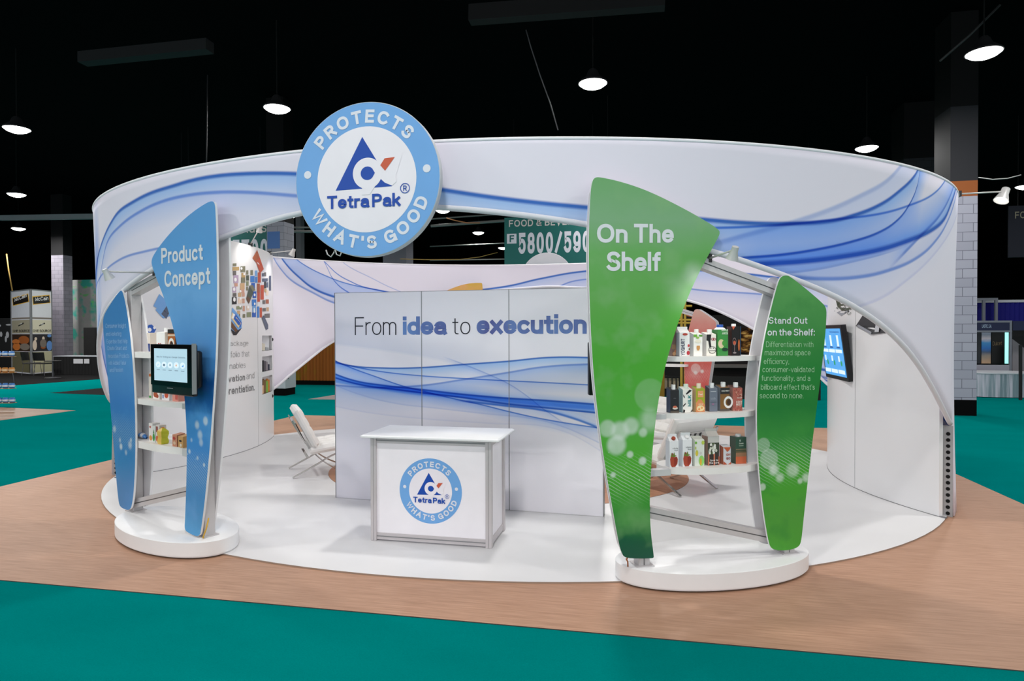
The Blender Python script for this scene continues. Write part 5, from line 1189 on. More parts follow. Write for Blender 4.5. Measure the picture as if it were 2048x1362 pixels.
# ------------------------------------------------------------------ arm lamps clipped to the stands, the walls and the rim
LH = M((206, 204, 202), .35, .1); BULB = M((255, 250, 240), .4, emit=6.0)
def arm_lamp(label, a, b, head=.1, group='arm spotlights', glow=True, watt=6):
    a, b = Vector(a), Vector(b); r = thing('arm_lamp', label, 'spotlight', tuple(a), 0, group)
    d = b - a; mb = MB().tube([(0, 0, 0), d * .5, d], .008, 8); mb.build('arm', LH, r, local=True, smooth=True)
    mb = MB().box((-.025, -.025, -.03), (.025, .025, .03)); mb.build('clamp', BODY, r, local=True)
    h = head; back = Vector((-d.x, -d.y, 0)).normalized(); ax = (Vector((0, 0, -1)) + back * .55).normalized()
    mb = MB().lathe([(.0, -h * .25), (h * .28, -h * .25), (h * .30, h * .2), (h * .52, h * .85), (h * .50, h * .85), (h * .28, h * .2), (.0, h * .15)], d, 18, axis=ax)
    hd = mb.build('lamp_shade', LH, r, local=True, smooth='auto')
    mb = MB().lathe([(0, h * .55), (h * .34, h * .6), (0, h * .66)], d, 14, axis=ax); mb.build('bulb', BULB, hd, local=True)
    if watt:
        L = bpy.data.lights.new('arm_light', 'SPOT'); L.energy = watt * 3; L.spot_size = 1.9; L.spot_blend = .8; L.shadow_soft_size = .04; L.color = (1, .95, .88)
        lo = bpy.data.objects.new('arm_light', L); COL.objects.link(lo); lo.parent = r; lo.location = d + ax * h * .9; lo.rotation_euler = (-ax).to_track_quat('Z', 'Y').to_euler()
def out_arm(fr, p, q):
    """arm straight out of a stand: root at p on the stand, tip where its photo column meets q"""
    u, z = fr.pl(*p, .0); A = fr.at(u, .02, z); best = None
    for L in np.linspace(.2, 1.6, 141):
        for du in (0,):
            B = fr.at(u, L, z + .0); c = CR.T @ (np.array(B) - (0, 0, EYE)); x = 1024 + FPX * c[0] / c[2]
            if best is None or abs(x - q[0]) < best[0]: best = (abs(x - q[0]), B, c)
    B = best[1]; B.z = HZ(q[0], q[1], B.x, B.y)
    return A, B
A, B = out_arm(BF, (318, 546), (211, 543)); arm_lamp('silver arm lamp reaching left out of the blue stand top', A, B, .085, watt=2)
A, B = out_arm(GF, (1414, 518), (1469, 499)); arm_lamp('silver arm lamp at the top of the green stand beam', A, B, .085, watt=2)
arm_lamp('silver arm lamp sticking out right of the canopy at far right', (PY(1916, 388, 7.6)), PY(2010, 383, 7.9), .14, watt=0)
A = LWALL.at(.30, -.02, 3.32); B = PY(520, 455, A.y - .35); arm_lamp('silver arm lamp over the left wall top, in front of the teal 700 sign', A, B, .09, watt=4)
A = LWALL.at(.86, -.02, 3.31); B = PY(587, 501, A.y - .1); arm_lamp('silver arm lamp pointing right from the far end of the left wall', A, B, .11, watt=4)

# ------------------------------------------------------------------ lounge chairs and table
LEA = M((232, 230, 226), .4); CHR = M((190, 188, 184), .16, .9); STRAP = M((24, 22, 22), .6)
def cushion(mb, o, ax, ay, L, Wd, T, mi=0):
    """tufted pad: length L along ax, width Wd along ay, thickness T up from o (middle of its lower near edge)"""
    o, ax, ay = Vector(o), Vector(ax).normalized(), Vector(ay).normalized(); up = ax.cross(ay) * -1
    if up.z < 0: up = -up
    nu, nv = 24, 24
    def top(s):
        def f(u, v):
            e = min(1, (min(u, 1 - u) / .06)) ; g = min(1, (min(v, 1 - v) / .06)); k = math.sqrt(max(0, 1 - (1 - e) ** 2)) * math.sqrt(max(0, 1 - (1 - g) ** 2))
            tuft = .012 * (abs(sin(PI * 4 * u)) ** .35 * abs(sin(PI * 4 * v)) ** .35 - 1) if s > 0 else 0
            return o + ax * (u * L) + ay * ((v - .5) * Wd) + up * (T / 2 + s * (T / 2) * (.35 + .65 * k) + tuft * s)
        return f
    mb.grid(top(1), nu, nv, mi); mb.grid(top(-1), nu, nv, mi, flip=True)
    rim = []
    for k in range(nu): rim.append((k / nu, 0.0))
    for k in range(nv): rim.append((1.0, k / nv))
    for k in range(nu): rim.append((1 - k / nu, 1.0))
    for k in range(nv): rim.append((0.0, 1 - k / nv))
    a = top(1); b = top(-1); n = len(rim); vs = [a(*q) for q in rim] + [b(*q) for q in rim]
    mb.add(vs, [(k, (k + 1) % n, n + (k + 1) % n, n + k) for k in range(n)], mi)
def lounge_chair(label, x, y, face):
    """face: direction the sitter looks, in radians"""
    r = thing('lounge_chair', label, 'lounge chair', (x, y, .022), face, 'white leather lounge chairs'); Wd = .74
    for s in (-1, 1):
        yy = s * (Wd / 2 - .05)
        mb = MB()
        def strip(pts):
            P = [Vector((a, yy, b)) for a, b in pts]
            for p, q in zip(P, P[1:]): mb.bar(p, q, .036, .016, 0, (0, 1, 0))
        bez = lambda p0, p1, p2, n=12: [((1 - t) ** 2 * p0[0] + 2 * t * (1 - t) * p1[0] + t * t * p2[0], (1 - t) ** 2 * p0[1] + 2 * t * (1 - t) * p1[1] + t * t * p2[1]) for t in np.linspace(0, 1, n + 1)]
        strip(bez((.36, .008), (-.10, .14), (-.36, .74), 18))                    # front foot sweeping up to the back top
        strip(bez((-.36, .008), (-.08, .14), (.02, .20), 8) + bez((.02, .20), (.18, .30), (.36, .31), 8)[1:])   # rear foot to the seat front
        mb.build('frame_side', CHR, r, local=True)
    for a, b in ((.34, .305), (-.18, .26), (-.33, .70)): MB().bar((a, -Wd / 2 + .05, b), (a, Wd / 2 - .05, b), .03, .012).build('cross_bar', CHR, r, local=True)
    mb = MB(); cushion(mb, (-.15, 0, .285), (.60, 0, .07), (0, 1, 0), .56, Wd, .11); mb.build('seat_cushion', LEA, r, local=True, smooth='auto')
    mb = MB(); cushion(mb, (-.11, 0, .37), (-.235, 0, .46), (0, 1, 0), .54, Wd, .11); mb.build('back_cushion', LEA, r, local=True, smooth='auto')
    mb = MB()
    for k in range(7):
        v = -.27 + k * .09
        mb.bar((-.14, v, .33), (-.315, v, .70), .035, .004, 0, (0, 1, 0))
    mb.build('strap', STRAP, r, local=True)
    return r
f1 = math.atan2(.57, .82); m1 = (np.array(G(586, 958, .02)) + G(577, 937, .02)) / 2
lounge_chair('white leather lounge chair half hidden behind the left edge of the graphic wall', m1[0] + .36 * cos(f1), m1[1] + .36 * sin(f1), f1)
m2 = (np.array(G(1357, 995, .02)) + G(1438, 978, .02)) / 2; f2 = math.atan2(.70, -.71)
lounge_chair('white leather lounge chair seen from behind through the green stand', m2[0] + .36 * cos(f2), m2[1] + .36 * sin(f2), f2)
lounge_chair('white leather lounge chair farthest back, peeking behind the green blade', .15, 9.75, math.radians(215))
tp = PY(1290, 888, 8.75)
r = thing('side_table', 'small round table with dark glass top beside the green blade', 'side table', (tp[0], tp[1], .022)); hz = tp[2] - .022
mb = MB().lathe([(0, hz - .02), (.2, hz - .02), (.205, hz - .01), (.2, hz), (0, hz)], seg=40); mb.build('table_top', M((70, 72, 78), .1, spec=.6), r, local=True, smooth='auto')
mb = MB().lathe([(.2, 0), (.2, .008), (.03, .02), (.022, .05), (.022, hz - .02)], seg=24); mb.build('pedestal', CHR, r, local=True, smooth='auto')

# ------------------------------------------------------------------ the rest of the hall
def face(px0, px1, py0, py1, Y):
    """upright rectangle facing the viewer at depth Y: x0, x1, z0, z1"""
    a, b = PY(px0, py1, Y), PY(px1, py0, Y); return a[0], b[0], a[2], b[2]
def blocks(name, a, b, mortar, seedband=None):
    t = NT(name); br = t.n('ShaderNodeTexBrick'); o = t.obj(); sep = t.n('ShaderNodeSeparateXYZ'); t.l(o, sep.inputs[0])
    cmb = t.n('ShaderNodeCombineXYZ'); t.l(t.math('ADD', sep.outputs[0], sep.outputs[1]), cmb.inputs[0]); t.l(sep.outputs[2], cmb.inputs[1])
    t.l(cmb.outputs[0], br.inputs['Vector']); br.inputs['Scale'].default_value = 1; br.inputs['Brick Width'].default_value = .42; br.inputs['Row Height'].default_value = .205
    br.inputs['Mortar Size'].default_value = .006; br.inputs['Color1'].default_value = lin(a) + (1,); br.inputs['Color2'].default_value = lin(b) + (1,); br.inputs['Mortar'].default_value = lin(mortar) + (1,)
    c = br.outputs['Color']
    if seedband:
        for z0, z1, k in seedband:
            m = t.math('MULTIPLY', t.math('GREATER_THAN', sep.outputs[2], z0), t.math('LESS_THAN', sep.outputs[2], z1)); c = t.mix(m, c, lin(k))  # bands by height: orange paint, and painted-in darkness of the unlit upper hall
    return t.fin(c, .7, 0, .2)
# block column at right, behind the canopy's right leg
x0, x1, _, _ = face(1898, 1956, 300, 823, 16.0); zb0 = PY(1940, 392, 16)[2]; zb1 = PY(1940, 361, 16)[2]
BRK = blocks('painted_block', (168, 168, 182), (158, 158, 172), (104, 104, 116), [(zb0, zb1, (150, 86, 46)), (zb1, 6.9, (46, 46, 50)), (6.9, 9.5, (8, 8, 9))])  # above the orange paint, darkness near the ceiling is put into the colour
def depth_to(x, y, px):
    for d in np.linspace(.05, 3, 296):
        c = CR.T @ np.array((x, y + d, 0.0)); 
        if 1024 + FPX * c[0] / c[2] >= px: return float(d)
    return 1.0
def column(label, x0, x1, y0, d, m, base, bh):
    r = thing('column', label, 'column', ((x0 + x1) / 2, y0 + d / 2, 0)); w = (x1 - x0) / 2
    mb = MB().box((-w, -d / 2, bh), (w, d / 2, 9.0)); mb.build('shaft', m, r, local=True)
    mb = MB().box((-w - .004, -d / 2 - .004, 0), (w + .004, d / 2 + .004, bh)); mb.build('base', base, r, local=True); return r
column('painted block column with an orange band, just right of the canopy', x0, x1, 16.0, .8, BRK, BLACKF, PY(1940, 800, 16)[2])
x0, x1, _, _ = face(1806, 1877, 310, 700, 22.0)
column('dark upper column showing above the canopy rim near the right end', x0, x1, 22.0, 1.0, blocks('dark_block', (46, 46, 50), (42, 42, 46), (30, 30, 32), [(PY(1840, 316, 22)[2], 9.5, (5, 5, 6))]), BLACKF, .3)  # black top band stands in for the unlit zone below the ceiling
x0, x1, _, _ = face(105, 126, 510, 760, 27.5)
column('pale grey column behind the two-sided tower at far left', x0, x1, 27.5, depth_to(x1, 27.5, 146), blocks('grey_block', (128, 124, 134), (118, 114, 124), (84, 82, 90), [(5.9, 9.5, (16, 16, 18))]), BLACKF, .3)  # near-black upper shaft paints in the lack of light high up
x0, x1, _, _ = face(536, 568, 440, 790, 17.6); dcol = depth_to(x1, 17.6, 589)
r = column('square column wrapped in silver sheet, between left wall and orange curtain', x0, x1, 17.6, dcol, blocks('wrapped_block', (136, 136, 146), (128, 128, 138), (96, 96, 104), [(5.25, 9.5, (5, 5, 6))]), BLACKF, PY(570, 776, 17.6)[2])  # shaft coloured black up high in place of real darkness
w = (x1 - x0) / 2; z1 = 2.9; dh = dcol / 2
mb = MB().box((-w - .02, -dh - .02, PY(570, 777, 17.6)[2]), (w + .02, dh + .02, z1)); mb.build('silver_wrap', M((186, 188, 194), .45, .1), r, local=True)
mb = MB().box((w - .09, -dh - .035, .5), (w - .04, -dh - .02, z1), 0); mb.build('tape_strip', M((70, 70, 76), .5), r, local=True)
mb = MB().box((w + .02, -dh + .08, .5), (w + .03, -dh + .16, z1), 0); mb.build('tape_strip', M((70, 70, 76), .5), r, local=True)
za, zb2 = PY(550, 497, 17.6)[2], PY(550, 463, 17.6)[2]
mb = MB().box((-w + .02, -dh - .006, za), (w - .14, -dh - .001, zb2)); mb.build('blue_notice', M((60, 96, 150), .6), r, local=True)
x0, x1, _, _ = face(592, 601, 440, 527, 24.0)
column('dim narrow column right of the silver wrapped one, above the back rim', x0, x1, 24.0, .3, M((92, 92, 98), .8), BLACKF, .3)
x0, x1, _, _ = face(766, 812, 440, 527, 30.0)
column('dim grey column below the round sign, above the back rim', x0, x1, 30.0, 1.0, M((112, 110, 120), .8), BLACKF, .3)
# orange curtain / stand wall behind the left of the back arch
t = NT('orange_curtain'); n = t.noise(t.map(t.obj(), (1, 1, .35)), 1.5, 4, .6)
ORG = t.fin(t.mix(t.rng(n, .50, .60, 0, 1), lin((146, 84, 36)), lin((134, 106, 28))), .8, 0, .1)
a, b = PY(585, 700, 21.5), PY(765, 700, 21.5)
r = thing('booth_curtain', 'orange brown curtain wall of a neighbouring booth, behind the silver column', 'curtain', ((a[0] + b[0]) / 2, 21.5, 0)); w = (b[0] - a[0]) / 2
mb = MB(); n_ = 90
P = [(-w + 2 * w * k / n_, .035 * sin(k * 1.9)) for k in range(n_ + 1)]
mb.add([(x, y, z) for x, y in P for z in (.16, 2.7)] , [(2 * k, 2 * k + 2, 2 * k + 3, 2 * k + 1) for k in range(n_)]); mb.add([(x, y + .03, z) for x, y in P for z in (.16, 2.7)], [(2 * k + 1, 2 * k + 3, 2 * k + 2, 2 * k) for k in range(n_)])
mb.build('drape', ORG, r, local=True, smooth=True)
mb = MB().box((-w, -.05, 0), (w, .08, .16)); mb.build('base_strip', BLACKF, r, local=True)
mb = MB().tube([(-w, .02, 2.7), (w, .02, 2.7)], .03, 8); mb.build('rail', ALUD, r, local=True)

# hanging aisle signs
TEALS = M((0, 92, 88), .6); SLET = M((196, 190, 188), .6); NUM = M((206, 206, 216), .6)
def hang_sign(label, px0, px1, py0, py1, Y, rows, m=TEALS, lm=(SLET, NUM)):
    x0, x1, z0, z1 = face(px0, px1, py0, py1, Y)
    r = thing('hanging_sign', label, 'sign', ((x0 + x1) / 2, Y, (z0 + z1) / 2), 0, 'hanging aisle signs'); w, h = (x1 - x0) / 2, (z1 - z0) / 2
    mb = MB().box((-w, 0, -h), (w, .05, h)); mb.build('sign_board', m, r, local=True)
    cx, cz = (x0 + x1) / 2, (z0 + z1) / 2
    for s, qx0, qx1, yb, yt, wt, k in rows:
        mb = MB(); a, b = PY(qx0, yb, Y), PY(qx1, yb, Y); hh = PY(qx0, yt, Y)[2] - a[2]
        if s.startswith('#'):
            q = [(a[0], a[2]), (b[0], a[2]), (b[0], a[2] + hh), (a[0], a[2] + hh)]
            mb.add([(x - cx, -.004, z - cz) for x, z in q], [(0, 1, 2, 3)], 0)
            put_text(mb, s[1:], lambda x, y: (x - cx, -.008, y - cz), a[0] + (b[0] - a[0]) * .28, a[0] + (b[0] - a[0]) * .76, a[2] + hh * .14, hh * .72, .2, .1, 1)
            mb.build('lettering', [lm[k], m], r, local=True)
        else:
            put_text(mb, s, lambda x, y: (x - cx, -.004, y - cz), a[0], b[0], a[2], hh, wt, .2); mb.build('lettering', lm[k], r, local=True)
    for s in (-.8, .8):
        mb = MB().tube([(w * s, .02, h), (w * s, .02, 9.0 - cz)], .008, 6); mb.build('hanging_wire', BODY, r, local=True)
hang_sign('teal hanging aisle sign reading Food & Beverages F 5800/5900', 1009, 1206, 428, 536, 21.0, [('FOOD & BEVERAGES', 1018, 1196, 454, 440.5, .17, 0), ('#F', 1014, 1033, 487.5, 468, .2, 1), ('5800/5900', 1037, 1199, 508, 466, .2, 1)])
hang_sign('teal hanging aisle sign ending in 700, above the left wall top', 345, 541, 432, 540, 20.0, [('FOOD & BEVERAGES', 355, 533, 471, 456, .17, 0), ('#F', 351, 370, 505, 485, .2, 1), ('5600/5700', 374, 536, 525, 483, .2, 1)])
hang_sign('dark navy hanging sign starting with FO at the far right edge', 2017, 2210, 405, 515, 24.0, [('FOOD & BEVERAGES', 2030, 2200, 437, 423.5, .15, 0)], M((16, 20, 36), .7), (M((150, 142, 120), .6), NUM))

# mural wall at far left
t = NT('mural_paint'); o = t.obj(); n = t.noise(o, .8, 3, .5); n2 = t.noise(t.map(o, (1, 1, 2)), 2.2, 2)
c = t.ramp(n, [(.38, lin((60, 150, 136))), (.46, lin((150, 152, 150))), (.54, lin((158, 156, 156))), (.6, lin((60, 160, 146)))]); c = t.mix(t.rng(n2, .6, .66, 0, .8), c, lin((96, 180, 104)))
MUR = t.fin(c, .7, 0, .2)
x0, x1, z0, z1 = face(146, 330, 556, 772, 29.0)
mb = MB().box((-(x1 - x0) / 2, 0, 0), ((x1 - x0) / 2, .3, z1)); tag(mb.build('mural_wall', MUR, loc=((x0 + x1) / 2, 29.0, 0), local=True), 'pale wall painted with teal and green mural, behind the black table at left', 'wall panel')

# two-sided tower of badge panels
PT = [G(24, 745), G(63, 748.5), G(105, 745)]
top = HZ(63, 578, *PT[1]); r = thing('display_tower', 'white two-sided display tower with black badges and food pictures at far left', 'display tower', (*PT[1], 0))
FR = M((110, 112, 114), .5); YB_ = M((226, 176, 50), .5); DK = M((24, 20, 18), .5)
for k, (p, q) in enumerate(((PT[0], PT[1]), (PT[1], PT[2]))):
    F = Frame(p, np.array(q) - np.array(p)); L = float(np.hypot(*(np.array(q) - np.array(p))))
    zf = lambda v: top * (1 - v)                                   # v: 0 top .. 1 foot
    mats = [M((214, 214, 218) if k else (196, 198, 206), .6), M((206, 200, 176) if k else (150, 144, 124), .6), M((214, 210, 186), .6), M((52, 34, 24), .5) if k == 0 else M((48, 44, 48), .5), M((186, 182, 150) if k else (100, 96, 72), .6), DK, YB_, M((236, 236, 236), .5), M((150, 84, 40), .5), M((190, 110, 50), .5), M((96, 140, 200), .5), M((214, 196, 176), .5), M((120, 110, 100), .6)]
    mb = MB(); 
    def rc(x0, v1, x1, v0, m, off): mb.add([F.at(L * x, off, zf(v)) for x, v in ((x0, v1), (x1, v1), (x1, v0), (x0, v0))], [(0, 1, 2, 3)], m)
    mb.box((0, 0, 0), (L, .04, top), 0, F)
    rc(.03, .985, .97, .02, 0, .002); rc(.03, .35, .97, .33, 12, .003); rc(.03, .52, .97, .36, 1, .003); rc(.03, .735, .97, .53, 3, .003); rc(.03, .985, .97, .74, 4, .003)
    for x0, v1, x1, v0, hgt_ in ((.10, .175, .92, .065, 1), (.36, .435, .68, .395, 0)):
        if hgt_: mb.add([F.at(L * x, .006, zf(v)) for x, v in ((x0, v1 + .01), (x1 + .01, v1 - .025), (x1 - .03, v0 - .015), (x0 - .03, v0 + .02))], [(0, 1, 2, 3)], 6)
        mb.add([F.at(L * x, .010, zf(v)) for x, v in ((x0 + .02, v1), (x1 - .02, v1 - .03), (x1 - .05, v0 - .005), (x0 + .0, v0 + .03))], [(0, 1, 2, 3)], 5)
        z = zf(v1 - (.032 if hgt_ else .012))
        put_text(mb, 'McCain', lambda x, y: F.at(x, .014, y + (x - L * x0) * .12), L * (x0 + .1), L * (x1 - .1), z, (zf(v0) - zf(v1)) * .42, .15, .12, 7)
    put_text(mb, 'ONE SOURCE', lambda x, y: F.at(x, .008, y), L * .08, L * .94, zf(.505), top * .03, .2, .14, 5)
    if k == 0:
        for x, v, rx, rv, m in ((.65, .60, .28, .05, 8), (.62, .605, .2, .035, 3), (.25, .62, .2, .03, 9), (.28, .68, .2, .045, 9), (.7, .68, .25, .04, 12), (.66, .685, .16, .026, 8)):
            mb.add([F.at(L * (x + rx * cos(a)), .006 + .001 * m, zf(v + rv * sin(a))) for a in np.linspace(2 * PI, 0, 18, endpoint=False)], [tuple(range(18))], m)
    else:
        for x, v, rx, rv, m in ((.15, .66, .1, .06, 11), (.2, .585, .06, .02, 11), (.55, .64, .16, .05, 12), (.56, .58, .06, .022, 11), (.85, .67, .14, .06, 10), (.82, .585, .08, .028, 5), (.55, .685, .12, .022, 8), (.85, .55, .1, .018, 10)):
            mb.add([F.at(L * (x + rx * cos(a)), .006 + .001 * m, zf(v + rv * sin(a))) for a in np.linspace(2 * PI, 0, 18, endpoint=False)], [tuple(range(18))], m)
    mb.build('badge_panel', mats, r)
    mb = MB()
    for x in (0, L - .04): mb.box((x, -.03, 0), (x + .04, .06, top), 0, F)
    mb.box((0, -.03, top - .04), (L, .06, top), 0, F); mb.build('panel_frame', FR, r)
# black table with pale top, cabinet and notices
x0, x1, z0, z1 = face(108, 330, 713, 757, 25.0)
r = thing('draped_table', 'long black draped table with a pale top at the far left, before the mural', 'table', ((x0 + x1) / 2, 25.4, 0)); w = (x1 - x0) / 2
BLKF = M((10, 10, 11), .8)
mb = MB(); n_ = 70; P = [(-w + 2 * w * k / n_, -.4 - .02 * (k % 2)) for k in range(n_ + 1)]
mb.add([(x, y, z) for x, y in P for z in (0, z1 - .03)], [(2 * k, 2 * k + 2, 2 * k + 3, 2 * k + 1) for k in range(n_)]); mb.box((-w, -.38, 0), (w, .4, z1 - .03)); mb.build('skirt', BLKF, r, local=True)
mb = MB().box((-w - .02, -.43, z1 - .03), (w + .02, .42, z1)); mb.build('table_top', M((168, 172, 178), .5), r, local=True)
for k, (a, b) in enumerate(((147, 165.5), (168, 178.5))):
    q0, q1, q2, q3 = face(a, b, 718, 727, 24.95); mb = MB().box((q0 - (x0 + x1) / 2, -.452, q2), (q1 - (x0 + x1) / 2, -.444, q3)); mb.build('paper_notice', M((206, 206, 210), .6), r, local=True)
x0, x1, z0, z1 = face(168, 215, 655, 760, 27.0)
r = thing('cabinet', 'tall black cabinet standing behind the black table', 'cabinet', ((x0 + x1) / 2, 27.3, 0)); w = (x1 - x0) / 2
mb = MB().box((-w, -.3, 0), (w, .3, z1)); mb.build('cabinet_body', BLKF, r, local=True)
mb = MB().box((-w * .9, -.315, .1), (-.01, -.3, z1 - .05)).build('cabinet_door', BLKF, r, local=True); MB().box((.01, -.315, .1), (w * .9, -.3, z1 - .05)).build('cabinet_door', BLKF, r, local=True)
# cafe chairs and table
CB = M((14, 14, 15), .5); CS = M((88, 88, 92), .3, .7)
def cafe_chair(label, x, y, rz, s=1.0):
    r = thing('cafe_chair', label, 'chair', (x, y, .004), rz, 'black cafe chairs at the far left')
    MB().bbox((-.22 * s, -.22 * s, .43 * s), (.22 * s, .22 * s, .47 * s), .02).build('seat', CB, r, local=True)
    mb = MB(); mb.grid(lambda u, v: Vector(((u - .5) * .46 * s, (.2 + .05 * (1 - (2 * u - 1) ** 2) + v * .05) * s, (.56 + v * .32) * s)), 10, 6); mb.grid(lambda u, v: Vector(((u - .5) * .46 * s, (.225 + .05 * (1 - (2 * u - 1) ** 2) + v * .05) * s, (.56 + v * .32) * s)), 10, 6, flip=True); mb.build('backrest', CB, r, local=True)
    for i in (-1, 1):
        for j in (-1, 1): MB().tube([(i * .19 * s, j * .18 * s, .44 * s), (i * .23 * s, j * .23 * s, 0)], .011, 6).build('leg', CS, r, local=True)
        MB().tube([(i * .2 * s, .2 * s, .44 * s), (i * .22 * s, .24 * s, .7 * s)], .011, 6).build('back_post', CS, r, local=True)
p = G(64, 750); cafe_chair('black cafe chair seen from the side, left of its neighbour before the tower', p[0], p[1], 1.9, 1.2)
p = G(88, 750.5); cafe_chair('black cafe chair facing away before the right tower side', p[0], p[1], PI + .1, 1.2)
p = G(12, 766); cafe_chair('black cafe chair behind the snack rack at the left edge', p[0], p[1], 2.4, 1.12)
p = G(106, 756); r = thing('cafe_table', 'small black round table beside the black cafe chairs', 'table', (*p, .004))
MB().lathe([(0, .71), (.3, .71), (.31, .725), (.3, .74), (0, .74)], seg=32).build('table_top', CB, r, local=True, smooth='auto')
MB().lathe([(.3, 0), (.3, .012), (.04, .04), (.03, .71)], seg=20).build('pedestal', CS, r, local=True, smooth='auto')
# black poster at the left edge
x0, x1, z0, z1 = face(-30, 22, 636, 690, 28.0); r = thing('poster_board', 'black poster with white figures at the left edge of the photo', 'poster', ((x0 + x1) / 2, 28.0, 0)); w = (x1 - x0) / 2
MB().box((-w, 0, 0), (w, .06, z1)).build('board', M((10, 10, 12), .7), r, local=True)
mb = MB(); PO = M((150, 152, 156), .6)
for x, z, rx, rz_ in ((.52, .72, .10, .06), (.5, .5, .08, .12), (.62, .4, .05, .1), (.86, .38, .06, .12), (.45, .25, .05, .1), (.8, .22, .04, .12), (.92, .75, .12, .03)):
    mb.add([(-w + 2 * w * (x + rx * cos(a)), -.004, z0 + (z1 - z0) * (z + rz_ * sin(a))) for a in np.linspace(0, 2 * PI, 14, endpoint=False)], [tuple(range(14))])
mb.build('printed_figures', PO, r, local=True)
# snack rack with bags
p = G(4, 816); rk = thing('snack_rack', 'black wire rack of snack bags at the left edge', 'rack', (p[0], p[1], .004)); dist = math.hypot(*p)
lv = [HZ(4, y, *p) for y in (806, 777, 745.5, 713)]
dirx = np.array([CR[0, 0], CR[1, 0]]); dirx /= np.hypot(*dirx); RF = Frame(p, dirx)
xr = RF.pl(25, 780)[0]; xl = xr - .62
for u in (xl, xr - .03):
    for n_ in (-.17, -.01):
        mb = MB(); a = RF.at(u - (.02 if u == xr - .03 else 0), n_, .004); b = RF.at(u - (.02 if u == xr - .03 else 0), n_, lv[-1] + .25); mb.bar(a, b, .02, .02); mb.build('upright', CB, rk)
WIRE = M((30, 30, 32), .4); TRAYM = M((176, 130, 84), .5)
for k, z in enumerate(lv):
    mb = MB(); mb.bbox((xl, -.0, z - .012), (xr - .03, .19, z), .004, 0, RF); mb.build('tray', TRAYM, rk)
names = ['lowest', 'second lowest', 'second highest', 'highest']
for k, z in enumerate(lv):
    for j in range(3):
        u = xr - .09 - j * .17; c = (60, 120, 190) if k != 2 else (196, 130, 60); c2 = (214, 224, 236) if k != 2 else (226, 196, 160)
        pt = RF.at(u, -.10, z + .001); mb = MB(); h = .13; n_ = 12; m_ = 8
        vs = []
        for i in range(m_ + 1):
            v = i / m_; wv = .075 * (1 - .12 * abs(2 * v - 1)); dv = .05 * sin(PI * min(max(v * .94 + .03, 0), 1)) ** .7
            vs += [(wv * math.copysign(abs(cos(2 * PI * q / n_)) ** .6, cos(2 * PI * q / n_)), dv * sin(2 * PI * q / n_), h * v) for q in range(n_)]
        mb.add(vs, [(i * n_ + q, i * n_ + (q + 1) % n_, (i + 1) * n_ + (q + 1) % n_, (i + 1) * n_ + q) for i in range(m_) for q in range(n_)] + [tuple(range(n_ - 1, -1, -1)), tuple(m_ * n_ + q for q in range(n_))])
        mb.mi = [(1 if 2 <= (i // n_) <= 4 else 0) if i < m_ * n_ else 0 for i in range(len(mb.f))]
        side = ('right end', 'middle', 'cut by the photo edge')[j]
        tag(mb.build('snack_bag', [M(c, .35), M(c2, .35)], loc=tuple(pt), rz=RF.rz(), local=True, smooth=True), f"{'orange' if k == 2 else 'blue and white'} snack bag on the {names[k]} rack tray, {side}", 'snack bag', 'snack bags on the rack')

# right side: booths with frames, blue drape, skirted table
FRM = M((120, 124, 134), .45, .3)
x0, x1, z0, z1 = face(1945, 2200, 603, 641, 25.0)
mb = MB(); n_ = 80; P = [((x0 + (x1 - x0) * k / n_) - (x0 + x1) / 2, .04 * sin(k * 2.1)) for k in range(n_ + 1)]
r = thing('blue_drape', 'deep blue drape on a white rail above the booths at far right', 'curtain', ((x0 + x1) / 2, 25.0, 0))
BLU = M((14, 14, 120), .8)
for o_y, fl in ((0, 1), (.03, -1)): mb.add([(x, y + o_y, z) for x, y in P for z in (0.1, z1)], [(2 * k, 2 * k + 2, 2 * k + 3, 2 * k + 1)[::fl] for k in range(n_)])
mb.build('drape', BLU, r, local=True, smooth=True)
mb = MB().box((x0 - (x0 + x1) / 2, -.05, z1), (x1 - (x0 + x1) / 2, .08, z1 + .09)); mb.build('rail', M((196, 198, 206), .5), r, local=True)
for q in (x0, x1):
    MB().tube([(q - (x0 + x1) / 2, .1, 0), (q - (x0 + x1) / 2, .1, z1)], .03, 8).build('pole', FRM, r, local=True)
Yb = 22.0
x0, x1, z0, z1 = face(1946, 2023, 641, 790, Yb)
r = thing('exhibit_booth', 'small framed booth with navy header and scenic posters at far right', 'booth', ((x0 + x1) / 2, Yb, 0)); cx = (x0 + x1) / 2
for q in (x0, x1 - .06): MB().box((q - cx, -.03, 0), (q - cx + .06, .03, z1)).build('post', FRM, r, local=True)
hz0 = PY(2000, 661, Yb)[2]
MB().box((x0 - cx, -.025, hz0), (x1 - cx, .025, z1 - .06)).build('header', M((20, 28, 62), .6), r, local=True)
MB().box((x0 - cx, -.035, z1 - .06), (x1 - cx, .035, z1)).build('rail', FRM, r, local=True); MB().box((x0 - cx, -.035, hz0 - .05), (x1 - cx, .035, hz0)).build('rail', FRM, r, local=True)
mb = MB(); a, b = PY(1963, 655.5, Yb), PY(1982, 655.5, Yb); put_text(mb, 'LASTIC, S.A.', lambda x, y: (x - cx, -.03, y), a[0], b[0], a[2], .10, .14, .14, 0); mb.build('lettering', M((176, 196, 220), .6), r, local=True)
pz0, pz1 = PY(2000, 727, Yb + .8)[2], PY(2000, 665, Yb + .8)[2]
t = NT('beach_poster'); sep = t.n('ShaderNodeSeparateXYZ'); t.l(t.obj(), sep.inputs[0]); n = t.noise(t.obj(), 5, 3)
